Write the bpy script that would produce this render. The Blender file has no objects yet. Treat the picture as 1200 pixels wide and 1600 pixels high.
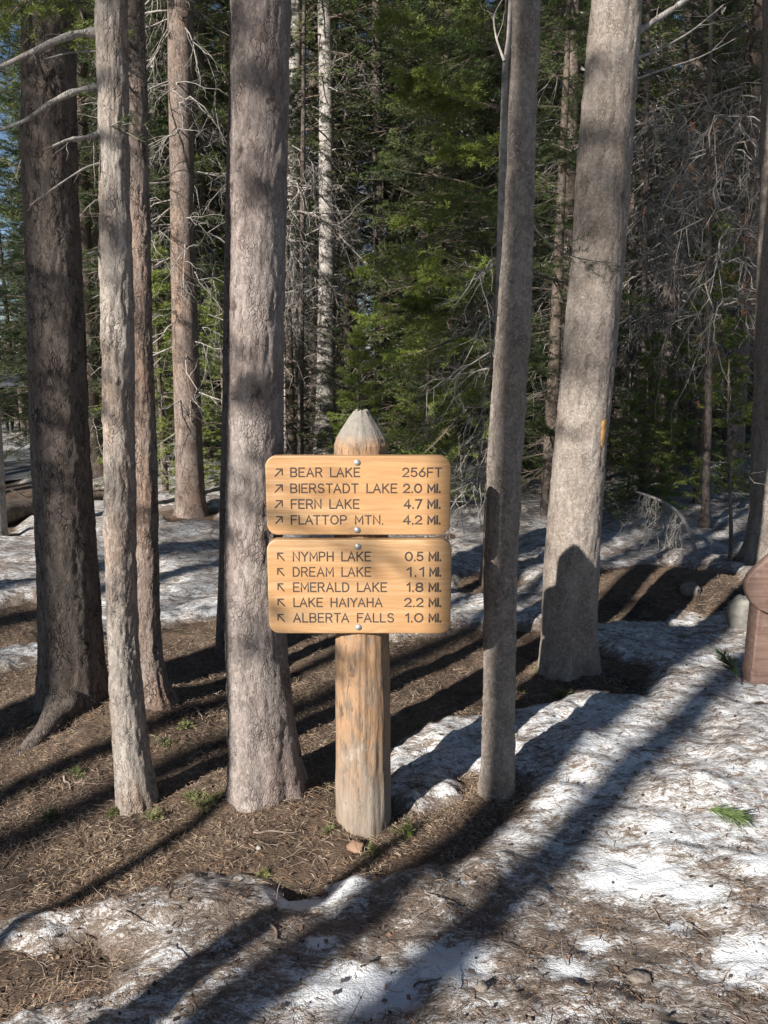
import bpy, math, random
import numpy as np
from math import sin, cos, tan, radians, pi, hypot, atan2, exp
from mathutils import Vector

scene = bpy.context.scene
COL = scene.collection

# ------------------------------------------------------------------ camera
PITCH = radians(11.3)
CZ = 1.7
FP = 1200.0                                     # focal length in pixels of the 1200 x 1600 photograph
cam = bpy.data.objects.new('camera', bpy.data.cameras.new('camera'))
COL.objects.link(cam)
cam.location = (0, 0, CZ)
cam.rotation_euler = (pi / 2 - PITCH, 0, 0)
cam.data.sensor_fit = 'HORIZONTAL'
cam.data.sensor_width = 36
cam.data.lens = 36
cam.data.clip_start = 0.05
cam.data.clip_end = 1000
scene.camera = cam

# ------------------------------------------------------------------ light
SUN_AZ = radians(40.5)                          # light travels towards (sin, cos) of this, from behind left
SUN_EL = radians(25.5)
w = bpy.data.worlds.new('World')
scene.world = w
w.use_nodes = True
wn = w.node_tree
wn.nodes.clear()
sky = wn.nodes.new('ShaderNodeTexSky')
sky.sky_type = 'NISHITA'
sky.sun_disc = False
sky.sun_elevation = SUN_EL
sky.sun_rotation = SUN_AZ + pi
sky.altitude = 2800
bg = wn.nodes.new('ShaderNodeBackground')
bg.inputs['Strength'].default_value = 0.054
wo = wn.nodes.new('ShaderNodeOutputWorld')
wn.links.new(sky.outputs[0], bg.inputs['Color'])
wn.links.new(bg.outputs[0], wo.inputs['Surface'])
sun = bpy.data.objects.new('sun', bpy.data.lights.new('sun', 'SUN'))
COL.objects.link(sun)
sun.data.energy = 5.0
sun.data.angle = radians(0.53)
sun.data.color = (1.0, 0.96, 0.90)
sun.rotation_euler = Vector((-sin(SUN_AZ) * cos(SUN_EL), -cos(SUN_AZ) * cos(SUN_EL), sin(SUN_EL))).to_track_quat('Z', 'Y').to_euler()
vs = scene.view_settings
vs.view_transform = 'Standard'
vs.look = 'None'
vs.exposure = 1.18
vs.gamma = 1
cy = scene.cycles
cy.max_bounces = 5
cy.diffuse_bounces = 3
cy.glossy_bounces = 2
cy.transmission_bounces = 2
cy.transparent_max_bounces = 4
cy.caustics_reflective = False
cy.caustics_refractive = False
cy.sample_clamp_indirect = 4
cy.use_denoising = True
cy.denoiser = 'OPENIMAGEDENOISE'
cy.denoising_input_passes = 'RGB_ALBEDO_NORMAL'
cy.denoising_prefilter = 'ACCURATE'

# ------------------------------------------------------------------ picture <-> place
def ray(px, py):
    xc = (px - 600) / FP
    yc = (800 - py) / FP
    return np.array([xc, cos(PITCH) + yc * sin(PITCH), -sin(PITCH) + yc * cos(PITCH)])

def at_depth(px, py, Y):
    """the place at distance Y in front of the camera that a picture point shows, and metres per picture pixel there"""
    d = ray(px, py)
    t = Y / d[1]
    return d * t + np.array([0, 0, CZ]), t / FP

def flat(px, py, z=0.0):
    d = ray(px, py)
    t = (z - CZ) / d[2]
    return d * t + np.array([0, 0, CZ])

# ------------------------------------------------------------------ noise
def _hash(ix, iy, iz, s):
    h = (ix.astype(np.int64) * 374761393 + iy.astype(np.int64) * 668265263 + iz.astype(np.int64) * 2147483647 + s * 974634077) & 0xffffffff
    h = ((h ^ (h >> 13)) * 1274126177) & 0xffffffff
    h = ((h ^ (h >> 16)) * 2246822519) & 0xffffffff
    return ((h ^ (h >> 15)) & 0xffffff) / float(0xffffff) * 2 - 1

def vnoise(x, y, z=None, s=0):
    x = np.asarray(x, float); y = np.asarray(y, float)
    z = np.zeros_like(x) if z is None else np.asarray(z, float)
    fx, fy, fz = np.floor(x), np.floor(y), np.floor(z)
    u, v, q = x - fx, y - fy, z - fz
    u = u * u * u * (u * (u * 6 - 15) + 10); v = v * v * v * (v * (v * 6 - 15) + 10); q = q * q * (3 - 2 * q)
    r = 0
    for dx in (0, 1):
        for dy in (0, 1):
            a = _hash(fx + dx, fy + dy, fz, s); b = _hash(fx + dx, fy + dy, fz + 1, s)
            r = r + (u if dx else 1 - u) * (v if dy else 1 - v) * (a * (1 - q) + b * q)
    return r

def fbm(x, y, z=None, octs=4, s=0, gain=.5):
    r, a, f = 0, 1.0, 1.0
    for k in range(octs):
        r = r + a * vnoise(np.asarray(x) * f + 7.3 * k, np.asarray(y) * f - 3.1 * k, None if z is None else np.asarray(z) * f, s + k)
        a *= gain; f *= 2.03
    return r

def sstep(a, b, x):
    t = np.clip((np.asarray(x, float) - a) / (b - a), 0, 1)
    return t * t * (3 - 2 * t)

# ------------------------------------------------------------------ ground and snow heights
FOOT = []
def gz(x, y):
    x = np.asarray(x, float); y = np.asarray(y, float)
    h = .035 * fbm(x * .6, y * .6, octs=2, s=3) * sstep(.5, 6, np.hypot(x, y)) + .012 * fbm(x * 3, y * 3, octs=3, s=9)
    h = h - .075 * np.clip(-x - 3, 0, 13) * sstep(5, 9, y)
    h = h + .20 * np.exp(-(((x - 2.0) / .75) ** 2 + ((y - 5.45) / .42) ** 2))
    h = h + .05 * np.exp(-(((x + .45) / .35) ** 2 + ((y - 2.72) / .3) ** 2)) + .06 * np.exp(-(((x + 1.45) / .5) ** 2 + ((y - 3.55) / .45) ** 2))
    h = h + .06 * np.clip(y - 25, 0, 90) * sstep(25, 38, y)
    for (fx, fy_, fr) in FOOT:
        h = h + .045 * np.exp(-((x - fx) ** 2 + (y - fy_) ** 2) / (fr + .10) ** 2)
    h = h - .05 * np.exp(-(((x + 1.05) / .22) ** 2 + ((y - 1.72) / .13) ** 2))
    return h

def on_ground(px, py):
    z = 0.0
    for _ in range(8):
        P = flat(px, py, z)
        z = float(gz(P[0], P[1]))
    return np.array([P[0], P[1], z])

LITTER = [   # outlines, in the photograph, of the bare ground between the snow, and one shaded bank drawn as bare
    [(-500, 1090), (0, 1050), (120, 1030), (235, 985), (345, 975), (470, 985), (620, 1003), (740, 985), (850, 985), (940, 1030), (1010, 1050),
     (1000, 1085), (930, 1080), (850, 1100), (760, 1112), (690, 1116), (640, 1128), (608, 1150), (590, 1240), (622, 1285), (690, 1275), (745, 1255), (775, 1275),
     (750, 1300), (700, 1340), (640, 1360), (600, 1372), (555, 1368), (490, 1398), (380, 1372), (300, 1378), (170, 1395), (0, 1425), (-500, 1490)],
    [(-300, 1515), (0, 1500), (60, 1489), (120, 1492), (168, 1512), (160, 1530), (100, 1560), (40, 1580), (-200, 1625)],
    [(925, 905), (960, 893), (1040, 886), (1140, 896), (1165, 925), (1110, 958), (1000, 965), (930, 985)],
    [(-60, 955), (60, 945), (90, 985), (60, 1010), (-60, 1000)],
    [(240, 800), (330, 800), (335, 815), (280, 822)],
    [(640, 845), (700, 835), (690, 860)],
    [(-300, 752), (62, 756), (170, 770), (175, 782), (60, 800), (-20, 845), (-300, 900)],  # dark litter strip standing in for shade on the bank by the log
]
LITTER_XY = [np.array([on_ground(*p)[:2] for p in poly]) for poly in LITTER]

def poly_sd(X, Y, poly):
    d = np.full(X.shape, 1e9); inside = np.zeros(X.shape, bool)
    n = len(poly)
    for i in range(n):
        ax, ay = poly[i]; bx, by = poly[(i + 1) % n]
        ex, ey = bx - ax, by - ay
        t = np.clip(((X - ax) * ex + (Y - ay) * ey) / (ex * ex + ey * ey + 1e-12), 0, 1)
        d = np.minimum(d, (X - ax - t * ex) ** 2 + (Y - ay - t * ey) ** 2)
        c = ((ay > Y) != (by > Y)) & (X < (bx - ax) * (Y - ay) / (by - ay + 1e-12) + ax)
        inside ^= c
    d = np.sqrt(d)
    return np.where(inside, -d, d)

TRUNK_WELLS = []     # (x, y, r): snow melts back from the warm trunks
def snow_sd(X, Y):
    X = np.asarray(X, float); Y = np.asarray(Y, float)
    s = np.full(X.shape, 1e9)
    for poly in LITTER_XY:
        s = np.minimum(s, poly_sd(X, Y, poly))
    for (x, y, r) in TRUNK_WELLS:
        s = np.minimum(s, np.hypot(X - x, Y - y) - r)
    return s + .05 * fbm(X * 4, Y * 4, octs=3, s=21) + .02 * fbm(X * 16, Y * 16, octs=2, s=25) * sstep(0, .3, .3 - np.abs(s))

def snow_lift(X, Y, sd=None):
    sd = snow_sd(X, Y) if sd is None else sd
    thick = .075 + .02 * fbm(np.asarray(X) * 1.5, np.asarray(Y) * 1.5, octs=2, s=31)
    lift = thick * sstep(-.06, .16, sd) - .022
    lump = .022 * fbm(np.asarray(X) * 2.6, np.asarray(Y) * 4.0, octs=2, s=41) + .012 * fbm(np.asarray(X) * 7, np.asarray(Y) * 11, octs=2, s=45) + .006 * fbm(np.asarray(X) * 20, np.asarray(Y) * 26, octs=2, s=47)
    return lift + lump * sstep(-.02, .12, sd)

def top_z(X, Y):
    return gz(X, Y) + np.maximum(0, snow_lift(X, Y))

def dirt_level(X, Y):
    """how much needle dust lies on the snow, before the small noise"""
    X = np.asarray(X, float); Y = np.asarray(Y, float)
    d = .505 + .0 * X
    d = d + .13 * np.exp(-(((X - .25) / .65) ** 2 + ((Y - 2.02) / .28) ** 2))          # trampled middle
    d = d + .05 * np.exp(-(((X + .6) / .5) ** 2 + ((Y - 1.95) / .3) ** 2))
    d = d + .11 * sstep(2.4, 1.8, Y) * sstep(.1, .6, X)
    d = d - .05 * np.exp(-(((X - 1.15) / .5) ** 2 + ((Y - 2.9) / .55) ** 2))
    d = d - .05 * np.exp(-(((X - .22) / .3) ** 2 + ((Y - 3.0) / .4) ** 2))
    d = d + .05 * sstep(4.0, 6.0, Y) + .05 * sstep(2.5, 2.1, Y) * sstep(.6, .0, X)  # added dirt on the far snow also stands in for dappled shade
    for (px, py, r) in ((990, 1385, .10), (1090, 1412, .055), (1190, 1378, .05), (1185, 1520, .09), (705, 1525, .08), (880, 1535, .05), (560, 1572, .09), (500, 1500, .035),
                        (445, 1412, .07), (510, 1408, .08), (545, 1390, .05), (1060, 1465, .03), (605, 1575, .05), (930, 1490, .03)):
        P = flat(px, py)
        d = d - .55 * np.exp(-(((X - P[0]) / (r * 1.25)) ** 2 + ((Y - P[1]) / (r * .8)) ** 2))
    return d

# ------------------------------------------------------------------ mesh helpers
def mesh_quads(name, V, F, mats, parent=None, smooth=True, midx=None, attrs=None, loc=None, link=True):
    me = bpy.data.meshes.new(name)
    V = np.ascontiguousarray(V, np.float32); F = np.ascontiguousarray(F, np.int32)
    k = F.shape[1]
    me.vertices.add(len(V)); me.vertices.foreach_set('co', V.ravel())
    me.loops.add(F.size); me.loops.foreach_set('vertex_index', F.ravel())
    me.polygons.add(len(F)); me.polygons.foreach_set('loop_start', np.arange(0, F.size, k, dtype=np.int32))
    if midx is not None:
        me.polygons.foreach_set('material_index', np.ascontiguousarray(midx, np.int32))
    me.polygons.foreach_set('use_smooth', np.full(len(F), smooth, bool) if np.isscalar(smooth) else np.ascontiguousarray(smooth, bool))
    for a, val in (attrs or {}).items():
        at = me.attributes.new(a, 'FLOAT', 'POINT'); at.data.foreach_set('value', np.ascontiguousarray(val, np.float32))
    me.update(calc_edges=True)
    for m in (mats if isinstance(mats, (list, tuple)) else [mats]):
        me.materials.append(m)
    if not link:
        return me
    return add_obj(name, me, parent, loc)

def add_obj(name, me, parent=None, loc=None, rotz=0, scale=None):
    o = bpy.data.objects.new(name, me)
    COL.objects.link(o)
    if parent is not None: o.parent = parent
    if loc is not None: o.location = loc
    if rotz: o.rotation_euler = (0, 0, rotz)
    if scale is not None: o.scale = (scale,) * 3
    return o

def thing(name, label, cat, loc=(0, 0, 0), group=None, rotz=0):
    o = bpy.data.objects.new(name, None)
    COL.objects.link(o)
    o.empty_display_size = .2
    o.location = loc
    if rotz: o.rotation_euler = (0, 0, rotz)
    tag(o, label, cat, group)
    return o

def tag(o, label, cat=None, group=None, kind=None):
    o['label'] = label
    if cat: o['category'] = cat
    if group: o['group'] = group
    if kind: o['kind'] = kind
    return o

class Bag:
    """collects quads of several materials into one mesh"""
    def __init__(self):
        self.V = []; self.F = []; self.M = []; self.n = 0
    def add(self, V, F, m=0):
        self.V.append(np.asarray(V, float)); self.F.append(np.asarray(F, int) + self.n); self.M.append(np.full(len(F), m)); self.n += len(V)
        return self
    def build(self, name, mats, parent=None, smooth=True, **k):
        return mesh_quads(name, np.concatenate(self.V), np.concatenate(self.F), mats, parent, smooth, np.concatenate(self.M), **k)

def norm(a):
    return a / (np.linalg.norm(a, axis=-1, keepdims=True) + 1e-12)

def tubes(P, R, sides=4):
    """sweep many polylines at once: P (N,K,3), R (N,K)"""
    N, K, _ = P.shape
    T = np.empty_like(P)
    T[:, 1:-1] = P[:, 2:] - P[:, :-2]; T[:, 0] = P[:, 1] - P[:, 0]; T[:, -1] = P[:, -1] - P[:, -2]
    T = norm(T)
    ref = np.where(np.abs(T[:, :1, 2:3]) > .8, np.array([1., 0, 0]), np.array([0, 0, 1.]))
    A = norm(np.cross(T, np.broadcast_to(ref, T.shape))); B = np.cross(T, A)
    th = np.arange(sides) * 2 * pi / sides
    V = P[:, :, None] + R[:, :, None, None] * (A[:, :, None] * np.cos(th)[None, None, :, None] + B[:, :, None] * np.sin(th)[None, None, :, None])
    idx = np.arange(N * K * sides).reshape(N, K, sides)
    a = idx[:, :-1]; b = idx[:, 1:]
    F = np.stack([a, np.roll(a, -1, 2), np.roll(b, -1, 2), b], -1).reshape(-1, 4)
    return V.reshape(-1, 3), F

def along(P, idx, t):
    K = P.shape[1]
    u = t * (K - 1); i = np.clip(u.astype(int), 0, K - 2); f = (u - i)[:, None]
    a = P[idx, i]; b = P[idx, i + 1]
    return a * (1 - f) + b * f, norm(b - a)

def curve(S, D, L, K, droop=0., tip=0., wob=0., rng=None):
    u = np.linspace(0, 1, K)[None, :, None]
    L = L[:, None, None]
    P = S[:, None] + D[:, None] * L * u
    dz = -droop * u ** 1.6 + tip * u ** 3
    P = P + dz * L * np.array([0, 0, 1.])
    if wob:
        W = rng.normal(0, 1, (len(S), K, 3)).cumsum(1) / math.sqrt(K)
        P = P + W * u * L * wob
    return P

def sprouts(P, M, rng, t0, t1, ang, lens, K, planar=.8, droop=.1, tip=0., wob=0., zj=.15):
    """M side twigs on each polyline"""
    N = len(P)
    idx = np.repeat(np.arange(N), M)
    t = t0 + (t1 - t0) * (np.tile(np.arange(M), N) + rng.random(N * M)) / M
    S, T = along(P, idx, t)
    side = norm(np.cross(T, np.array([0, 0, 1.])) + 1e-6)
    up = np.cross(side, T)
    ph = np.where(rng.random(N * M) < .5, 0, pi) + rng.normal(0, 1 - planar, N * M) * pi
    perp = side * np.cos(ph)[:, None] + up * np.sin(ph)[:, None]
    an = ang + rng.normal(0, .15, N * M)
    D = T * np.cos(an)[:, None] + perp * np.sin(an)[:, None]
    D[:, 2] += rng.normal(0, zj, N * M)
    L = lens(idx, t) * (.7 + .6 * rng.random(N * M))
    return curve(S, norm(D), L, K, droop, tip, wob, rng), idx, t, L

def needles(P, n, rng, nl, nw, flat_=.5, t0=.05, ang=1.0):
    N = len(P)
    idx = np.repeat(np.arange(N), n)
    t = t0 + (1 - t0) * rng.random(N * n)
    S, T = along(P, idx, t * .999)
    side = norm(np.cross(T, np.array([0, 0, 1.])) + 1e-6); up = np.cross(side, T)
    ph = rng.random(N * n) * 2 * pi
    perp = norm(side * np.cos(ph)[:, None] + up * (np.sin(ph) * flat_ + .25)[:, None])
    an = ang + rng.normal(0, .2, N * n)
    D = T * np.cos(an)[:, None] + perp * np.sin(an)[:, None]
    l = (nl * (.65 + .6 * rng.random(N * n)))[:, None]
    wv = norm(np.cross(D, rng.normal(0, 1, (N * n, 3)))) * nw * .5
    V = np.stack([S, S + D * l * .45 + wv, S + D * l, S + D * l * .45 - wv], 1).reshape(-1, 3)
    return V, np.arange(len(V)).reshape(-1, 4)

# ------------------------------------------------------------------ material helpers
class Mat:
    def __init__(self, name, rough=.85):
        self.m = bpy.data.materials.new(name); self.m.use_nodes = True
        self.t = self.m.node_tree
        self.b = self.t.nodes['Principled BSDF']
        self.b.inputs['Roughness'].default_value = rough
        self.b.inputs['Specular IOR Level'].default_value = .25
        self.tc = self.t.nodes.new('ShaderNodeTexCoord')
        self.obj = self.tc.outputs['Object']
    def put(self, sock, v):
        if isinstance(v, bpy.types.NodeSocket): self.t.links.new(v, sock)
        elif isinstance(v, (tuple, list)) and len(v) == 3 and len(sock.default_value) == 4: sock.default_value = (*v, 1)
        else: sock.default_value = v
    def map(self, scale, vec=None, rot=(0, 0, 0), loc=(0, 0, 0)):
        n = self.t.nodes.new('ShaderNodeMapping')
        self.put(n.inputs['Vector'], vec or self.obj); n.inputs['Scale'].default_value = scale; n.inputs['Rotation'].default_value = rot; n.inputs['Location'].default_value = loc
        return n.outputs[0]
    def noise(self, vec=None, scale=5., detail=4., rough=.55, dist=0.):
        n = self.t.nodes.new('ShaderNodeTexNoise')
        self.put(n.inputs['Vector'], vec or self.obj)
        n.inputs['Scale'].default_value = scale; n.inputs['Detail'].default_value = detail; n.inputs['Roughness'].default_value = rough; n.inputs['Distortion'].default_value = dist
        return n.outputs['Fac']
    def noisecol(self, vec=None, scale=5., detail=2.):
        n = self.t.nodes.new('ShaderNodeTexNoise')
        self.put(n.inputs['Vector'], vec or self.obj)
        n.inputs['Scale'].default_value = scale; n.inputs['Detail'].default_value = detail
        return n.outputs['Color']
    def vor(self, vec=None, scale=5., feature='F1', out='Distance', rnd=1.):
        n = self.t.nodes.new('ShaderNodeTexVoronoi'); n.feature = feature
        self.put(n.inputs['Vector'], vec or self.obj); n.inputs['Scale'].default_value = scale; n.inputs['Randomness'].default_value = rnd
        return n.outputs[out]
    def ramp(self, fac, stops):
        n = self.t.nodes.new('ShaderNodeValToRGB'); e = n.color_ramp.elements
        while len(e) < len(stops): e.new(.5)
        for el, (p, c) in zip(e, stops):
            el.position = p; el.color = (*c, 1) if isinstance(c, (tuple, list)) else (c, c, c, 1)
        self.put(n.inputs['Fac'], fac)
        return n.outputs['Color']
    def mix(self, fac, a, b, mode='MIX'):
        n = self.t.nodes.new('ShaderNodeMix'); n.data_type = 'RGBA'; n.blend_type = mode
        self.put(n.inputs[0], fac); self.put(n.inputs[6], a); self.put(n.inputs[7], b)
        return n.outputs[2]
    def math(self, op, a, b=0., clamp=False):
        n = self.t.nodes.new('ShaderNodeMath'); n.operation = op; n.use_clamp = clamp
        self.put(n.inputs[0], a); self.put(n.inputs[1], b)
        return n.outputs[0]
    def vadd(self, a, b, s):
        n = self.t.nodes.new('ShaderNodeVectorMath'); n.operation = 'MULTIPLY_ADD'
        self.put(n.inputs[0], b); n.inputs[1].default_value = (s, s, s); self.put(n.inputs[2], a)
        return n.outputs[0]
    def attr(self, name):
        n = self.t.nodes.new('ShaderNodeAttribute'); n.attribute_name = name
        return n.outputs['Fac']
    def rand(self):
        return self.t.nodes.new('ShaderNodeObjectInfo').outputs['Random']
    def sep(self, vec=None):
        n = self.t.nodes.new('ShaderNodeSeparateXYZ'); self.put(n.inputs[0], vec or self.obj)
        return n.outputs
    def bump(self, h, dist=.005, strength=1., normal=None):
        n = self.t.nodes.new('ShaderNodeBump'); n.inputs['Distance'].default_value = dist; n.inputs['Strength'].default_value = strength
        self.put(n.inputs['Height'], h)
        if normal is not None: self.put(n.inputs['Normal'], normal)
        return n.outputs[0]
    def done(self, col, normal=None, rough=None):
        self.put(self.b.inputs['Base Color'], col)
        if normal is not None: self.put(self.b.inputs['Normal'], normal)
        if rough is not None: self.put(self.b.inputs['Roughness'], rough)
        return self.m

def mat_bark(name, main, crack, patch, patch_amt=.4, scale=60., stretch=.35, depth=.006, pale=(.42, .38, .34), pale_amt=.3, spots=.3, crack_amt=.6):
    m = Mat(name, .92)
    m.b.inputs['Specular IOR Level'].default_value = .15
    p = m.vadd(m.vadd(m.obj, m.noisecol(scale=26., detail=4.), .034), m.noisecol(scale=7., detail=2.), .06)
    q = m.map((1, 1, stretch), p)
    edge = m.vor(q, scale, 'DISTANCE_TO_EDGE')
    cell = m.vor(q, scale, 'F1', 'Color')
    n = m.t.nodes.new('ShaderNodeSeparateColor'); m.put(n.inputs[0], cell)
    fine = m.noise(m.map((1, 1, .45)), 210, 6, .72)
    big = m.noise(m.map((1, 1, .40)), 5.5, 5, .62)
    mid = m.noise(m.map((1, 1, .35), p), 34, 6, .7)
    furrow = m.noise(m.map((1, 1, .16), p), 52, 5, .65)
    c = m.mix(m.ramp(mid, [(.35, 0.), (.65, 1.)]), tuple(x * .70 for x in main), tuple(x * 1.18 for x in main))
    c = m.mix(m.math('MULTIPLY', m.ramp(m.noise(m.map((1, 1, .5), loc=(3, 1, 7)), 10, 6, .68), [(.45, 0.), (.66, 1.)]), pale_amt), c, pale)
    c = m.mix(m.math('MULTIPLY', m.ramp(big, [(.46, 0.), (.62, 1.)]), patch_amt), c, patch)
    c = m.mix(.45, c, m.mix(n.outputs[0], tuple(x * .5 for x in main), tuple(min(1, x * 1.55) for x in main)))
    c = m.mix(m.math('MULTIPLY', m.ramp(fine, [(.34, 1.), (.58, 0.)]), .6), c, tuple(x * .42 for x in main))
    gap = m.math('MULTIPLY', m.ramp(edge, [(0, 1.), (.14, 0.)]), m.ramp(m.noise(m.map((1, 1, .4), loc=(4, 4, 1)), 19, 5, .7), [(.46, 0.), (.62, 1.)]))
    gap = m.math('MAXIMUM', gap, m.math('MULTIPLY', m.ramp(furrow, [(.30, 1.), (.42, 0.)]), .8))
    c = m.mix(m.math('MULTIPLY', gap, crack_amt), c, crack)
    sp = m.vor(m.vadd(m.map((1, 1, .7), loc=(.3, .7, .2)), m.noisecol(scale=40, detail=2), .05), 6.0, 'F1')
    c = m.mix(m.math('MULTIPLY', m.ramp(sp, [(.07, 1.), (.15, 0.)]), spots), c, (.035, .022, .018))
    h = m.math('SUBTRACT', m.math('ADD', m.math('MULTIPLY', n.outputs[1], .55), m.math('ADD', m.math('MULTIPLY', fine, .5), m.math('MULTIPLY', mid, .8))), m.math('MULTIPLY', gap, .7))
    return m.done(c, m.bump(h, depth, 1.))

def mat_needles(name, a, b, dry=None, amt=0.):
    m = Mat(name, .55)
    m.b.inputs['Specular IOR Level'].default_value = .35
    f = m.math('ADD', m.math('MULTIPLY', m.noise(scale=2.2, detail=4), 1.0), m.math('MULTIPLY', m.math('SUBTRACT', m.rand(), .5), .5))
    c = m.mix(m.ramp(f, [(.3, 0.), (.75, 1.)]), a, b)
    c = m.mix(m.ramp(m.noise(scale=45, detail=2), [(.4, 0.), (.65, .5)]), c, tuple(min(1, x * 1.7) for x in b))
    if dry:
        c = m.mix(m.math('MULTIPLY', m.ramp(m.noise(m.map((1, 1, 1), loc=(5, 2, 1)), 1.7, 3), [(.58, 0.), (.66, 1.)]), amt), c, dry)
    m.done(c)
    tr = m.t.nodes.new('ShaderNodeBsdfTranslucent'); m.put(tr.inputs['Color'], m.mix(.5, c, (.16, .20, .03)))
    mx = m.t.nodes.new('ShaderNodeMixShader'); mx.inputs[0].default_value = .2
    m.t.links.new(m.b.outputs[0], mx.inputs[1]); m.t.links.new(tr.outputs[0], mx.inputs[2])
    m.t.links.new(mx.outputs[0], m.t.nodes['Material Output'].inputs['Surface'])
    return m.m

def mat_plain(name, col, rough=.8, var=.35, scale=30., bump=.0, metal=0.):
    m = Mat(name, rough)
    c = m.mix(m.ramp(m.noise(scale=scale, detail=4), [(.3, 0.), (.7, 1.)]), tuple(x * (1 - var) for x in col), tuple(min(1, x * (1 + var)) for x in col))
    m.b.inputs['Metallic'].default_value = metal
    return m.done(c, m.bump(m.noise(scale=scale * 3, detail=4), bump, 1.) if bump else None)

M = {}
M['bark_dark'] = mat_bark('dark_scaly_bark', (.145, .118, .100), (.018, .014, .012), (.19, .115, .085), .35, 62, .40, .010, (.25, .21, .18), .45, .2, .85)
M['bark_flaky'] = mat_bark('grey_flaky_bark', (.265, .23, .20), (.05, .034, .026), (.30, .165, .09), .68, 70, .5, .006, (.44, .40, .36), .65, .1, .38)
M['bark_red'] = mat_bark('reddish_scaly_bark', (.195, .148, .122), (.03, .020, .016), (.31, .175, .105), .60, 62, .5, .010, (.38, .34, .305), .6, .25, .75)
M['bark_main'] = mat_bark('pinkish_grey_bark', (.225, .188, .168), (.045, .03, .026), (.22, .135, .11), .5, 84, .42, .006, (.42, .38, .345), .65, .8, .34)
M['bark_smooth'] = mat_bark('smooth_grey_bark', (.25, .21, .178), (.07, .052, .043), (.185, .14, .108), .6, 95, .9, .004, (.40, .36, .325), .65, .6, .4)
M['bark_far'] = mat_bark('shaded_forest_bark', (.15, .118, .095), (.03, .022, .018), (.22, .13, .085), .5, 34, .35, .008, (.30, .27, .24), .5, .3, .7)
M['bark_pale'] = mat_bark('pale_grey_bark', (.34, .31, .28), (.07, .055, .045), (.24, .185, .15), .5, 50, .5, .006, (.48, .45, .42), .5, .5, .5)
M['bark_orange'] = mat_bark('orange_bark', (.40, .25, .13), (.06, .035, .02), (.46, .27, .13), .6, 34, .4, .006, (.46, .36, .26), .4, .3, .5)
M['deadwood'] = mat_plain('grey_dead_wood', (.25, .225, .20), .85, .45, 25., .002)
M['twig_grey'] = mat_plain('grey_brown_twigs', (.20, .155, .125), .9, .4, 25.)
M['twig'] = mat_plain('brown_twig_bark', (.13, .10, .08), .9, .4, 25.)
M['needle_dark'] = mat_needles('dark_green_needles', (.012, .026, .012), (.040, .062, .020))
M['needle_mid'] = mat_needles('fresh_green_needles', (.026, .048, .014), (.095, .125, .030))
M['needle_seedling'] = mat_needles('yellowish_seedling_needles', (.085, .10, .035), (.20, .205, .075))
M['needle_sprig'] = mat_needles('pine_sprig_needles', (.040, .075, .022), (.10, .135, .045))
M['needle_dry'] = mat_needles('green_and_rusty_needles', (.022, .050, .020), (.06, .10, .03), (.26, .10, .035), .9)
M['needle_bright'] = mat_needles('bright_green_needles', (.095, .135, .022), (.21, .25, .05))

# ------------------------------------------------------------------ the ground
def grid_axis(a, b, fine, lo, hi, grow_):
    xs = list(np.arange(a, b + fine * .5, fine))
    st = fine
    while xs[-1] < hi:
        st *= 1 + grow_; xs.append(xs[-1] + st)
    st = fine; left = [xs[0]]
    while left[-1] > lo:
        st *= 1 + grow_; left.append(left[-1] - st)
    return np.array(left[:0:-1] + xs)

def sheet(name, xs, ys, zf, mat, attr=None):
    X, Y = np.meshgrid(xs, ys)
    Z, A = zf(X, Y)
    V = np.stack([X.ravel(), Y.ravel(), Z.ravel()], 1)
    ny, nx = X.shape
    i = np.arange(nx * ny).reshape(ny, nx)
    F = np.stack([i[:-1, :-1], i[:-1, 1:], i[1:, 1:], i[1:, :-1]], -1).reshape(-1, 4)
    return mesh_quads(name, V, F, mat, attrs={k: v.ravel() for k, v in A.items()})

def mat_litter():
    m = Mat('needle_litter_ground', .95)
    big = m.noise(scale=2.3, detail=5, rough=.6)
    fine = m.noise(scale=70, detail=6, rough=.7)
    med = m.noise(scale=17, detail=5, rough=.65)
    def streak(rot, loc):
        return m.ramp(m.noise(m.map((22, 190, 30), rot=(0, 0, rot), loc=loc, vec=m.vadd(m.obj, m.noisecol(scale=14, detail=1), .05)), 1., 2, .5), [(.56, 0.), (.66, 1.)])
    c = m.ramp(med, [(.25, (.05, .032, .022)), (.5, (.11, .075, .053)), (.75, (.18, .13, .092))])
    c = m.mix(m.ramp(big, [(.42, 0.), (.65, .7)]), c, (.19, .14, .102))
    c = m.mix(m.ramp(fine, [(.3, .8), (.5, 0.)]), c, (.022, .014, .011))
    s1 = streak(.4, (0, 0, 0)); s2 = streak(1.5, (3, 1, 0)); s3 = streak(2.5, (7, 5, 0))
    c = m.mix(m.math('MULTIPLY', s1, .8), c, (.26, .165, .10))
    c = m.mix(m.math('MULTIPLY', s2, .8), c, (.20, .11, .065))
    c = m.mix(m.math('MULTIPLY', s3, .8), c, (.31, .22, .14))
    c = m.mix(m.ramp(m.noise(m.map((1, 1, 1), loc=(2, 8, 0)), 3.1, 5, .65), [(.5, 0.), (.62, .8)]), c, (.045, .032, .024))
    c = m.mix(m.ramp(m.noise(m.map((1, 1, 1), loc=(9, 4, 0)), 5.5, 4), [(.62, 0.), (.72, .35)]), c, (.10, .11, .04))
    h = m.math('ADD', m.math('ADD', s1, m.math('ADD', s2, s3)), m.math('ADD', m.math('MULTIPLY', med, 3.), m.math('MULTIPLY', fine, 2.)))
    return m.done(c, m.bump(h, .006, 1.))

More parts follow.
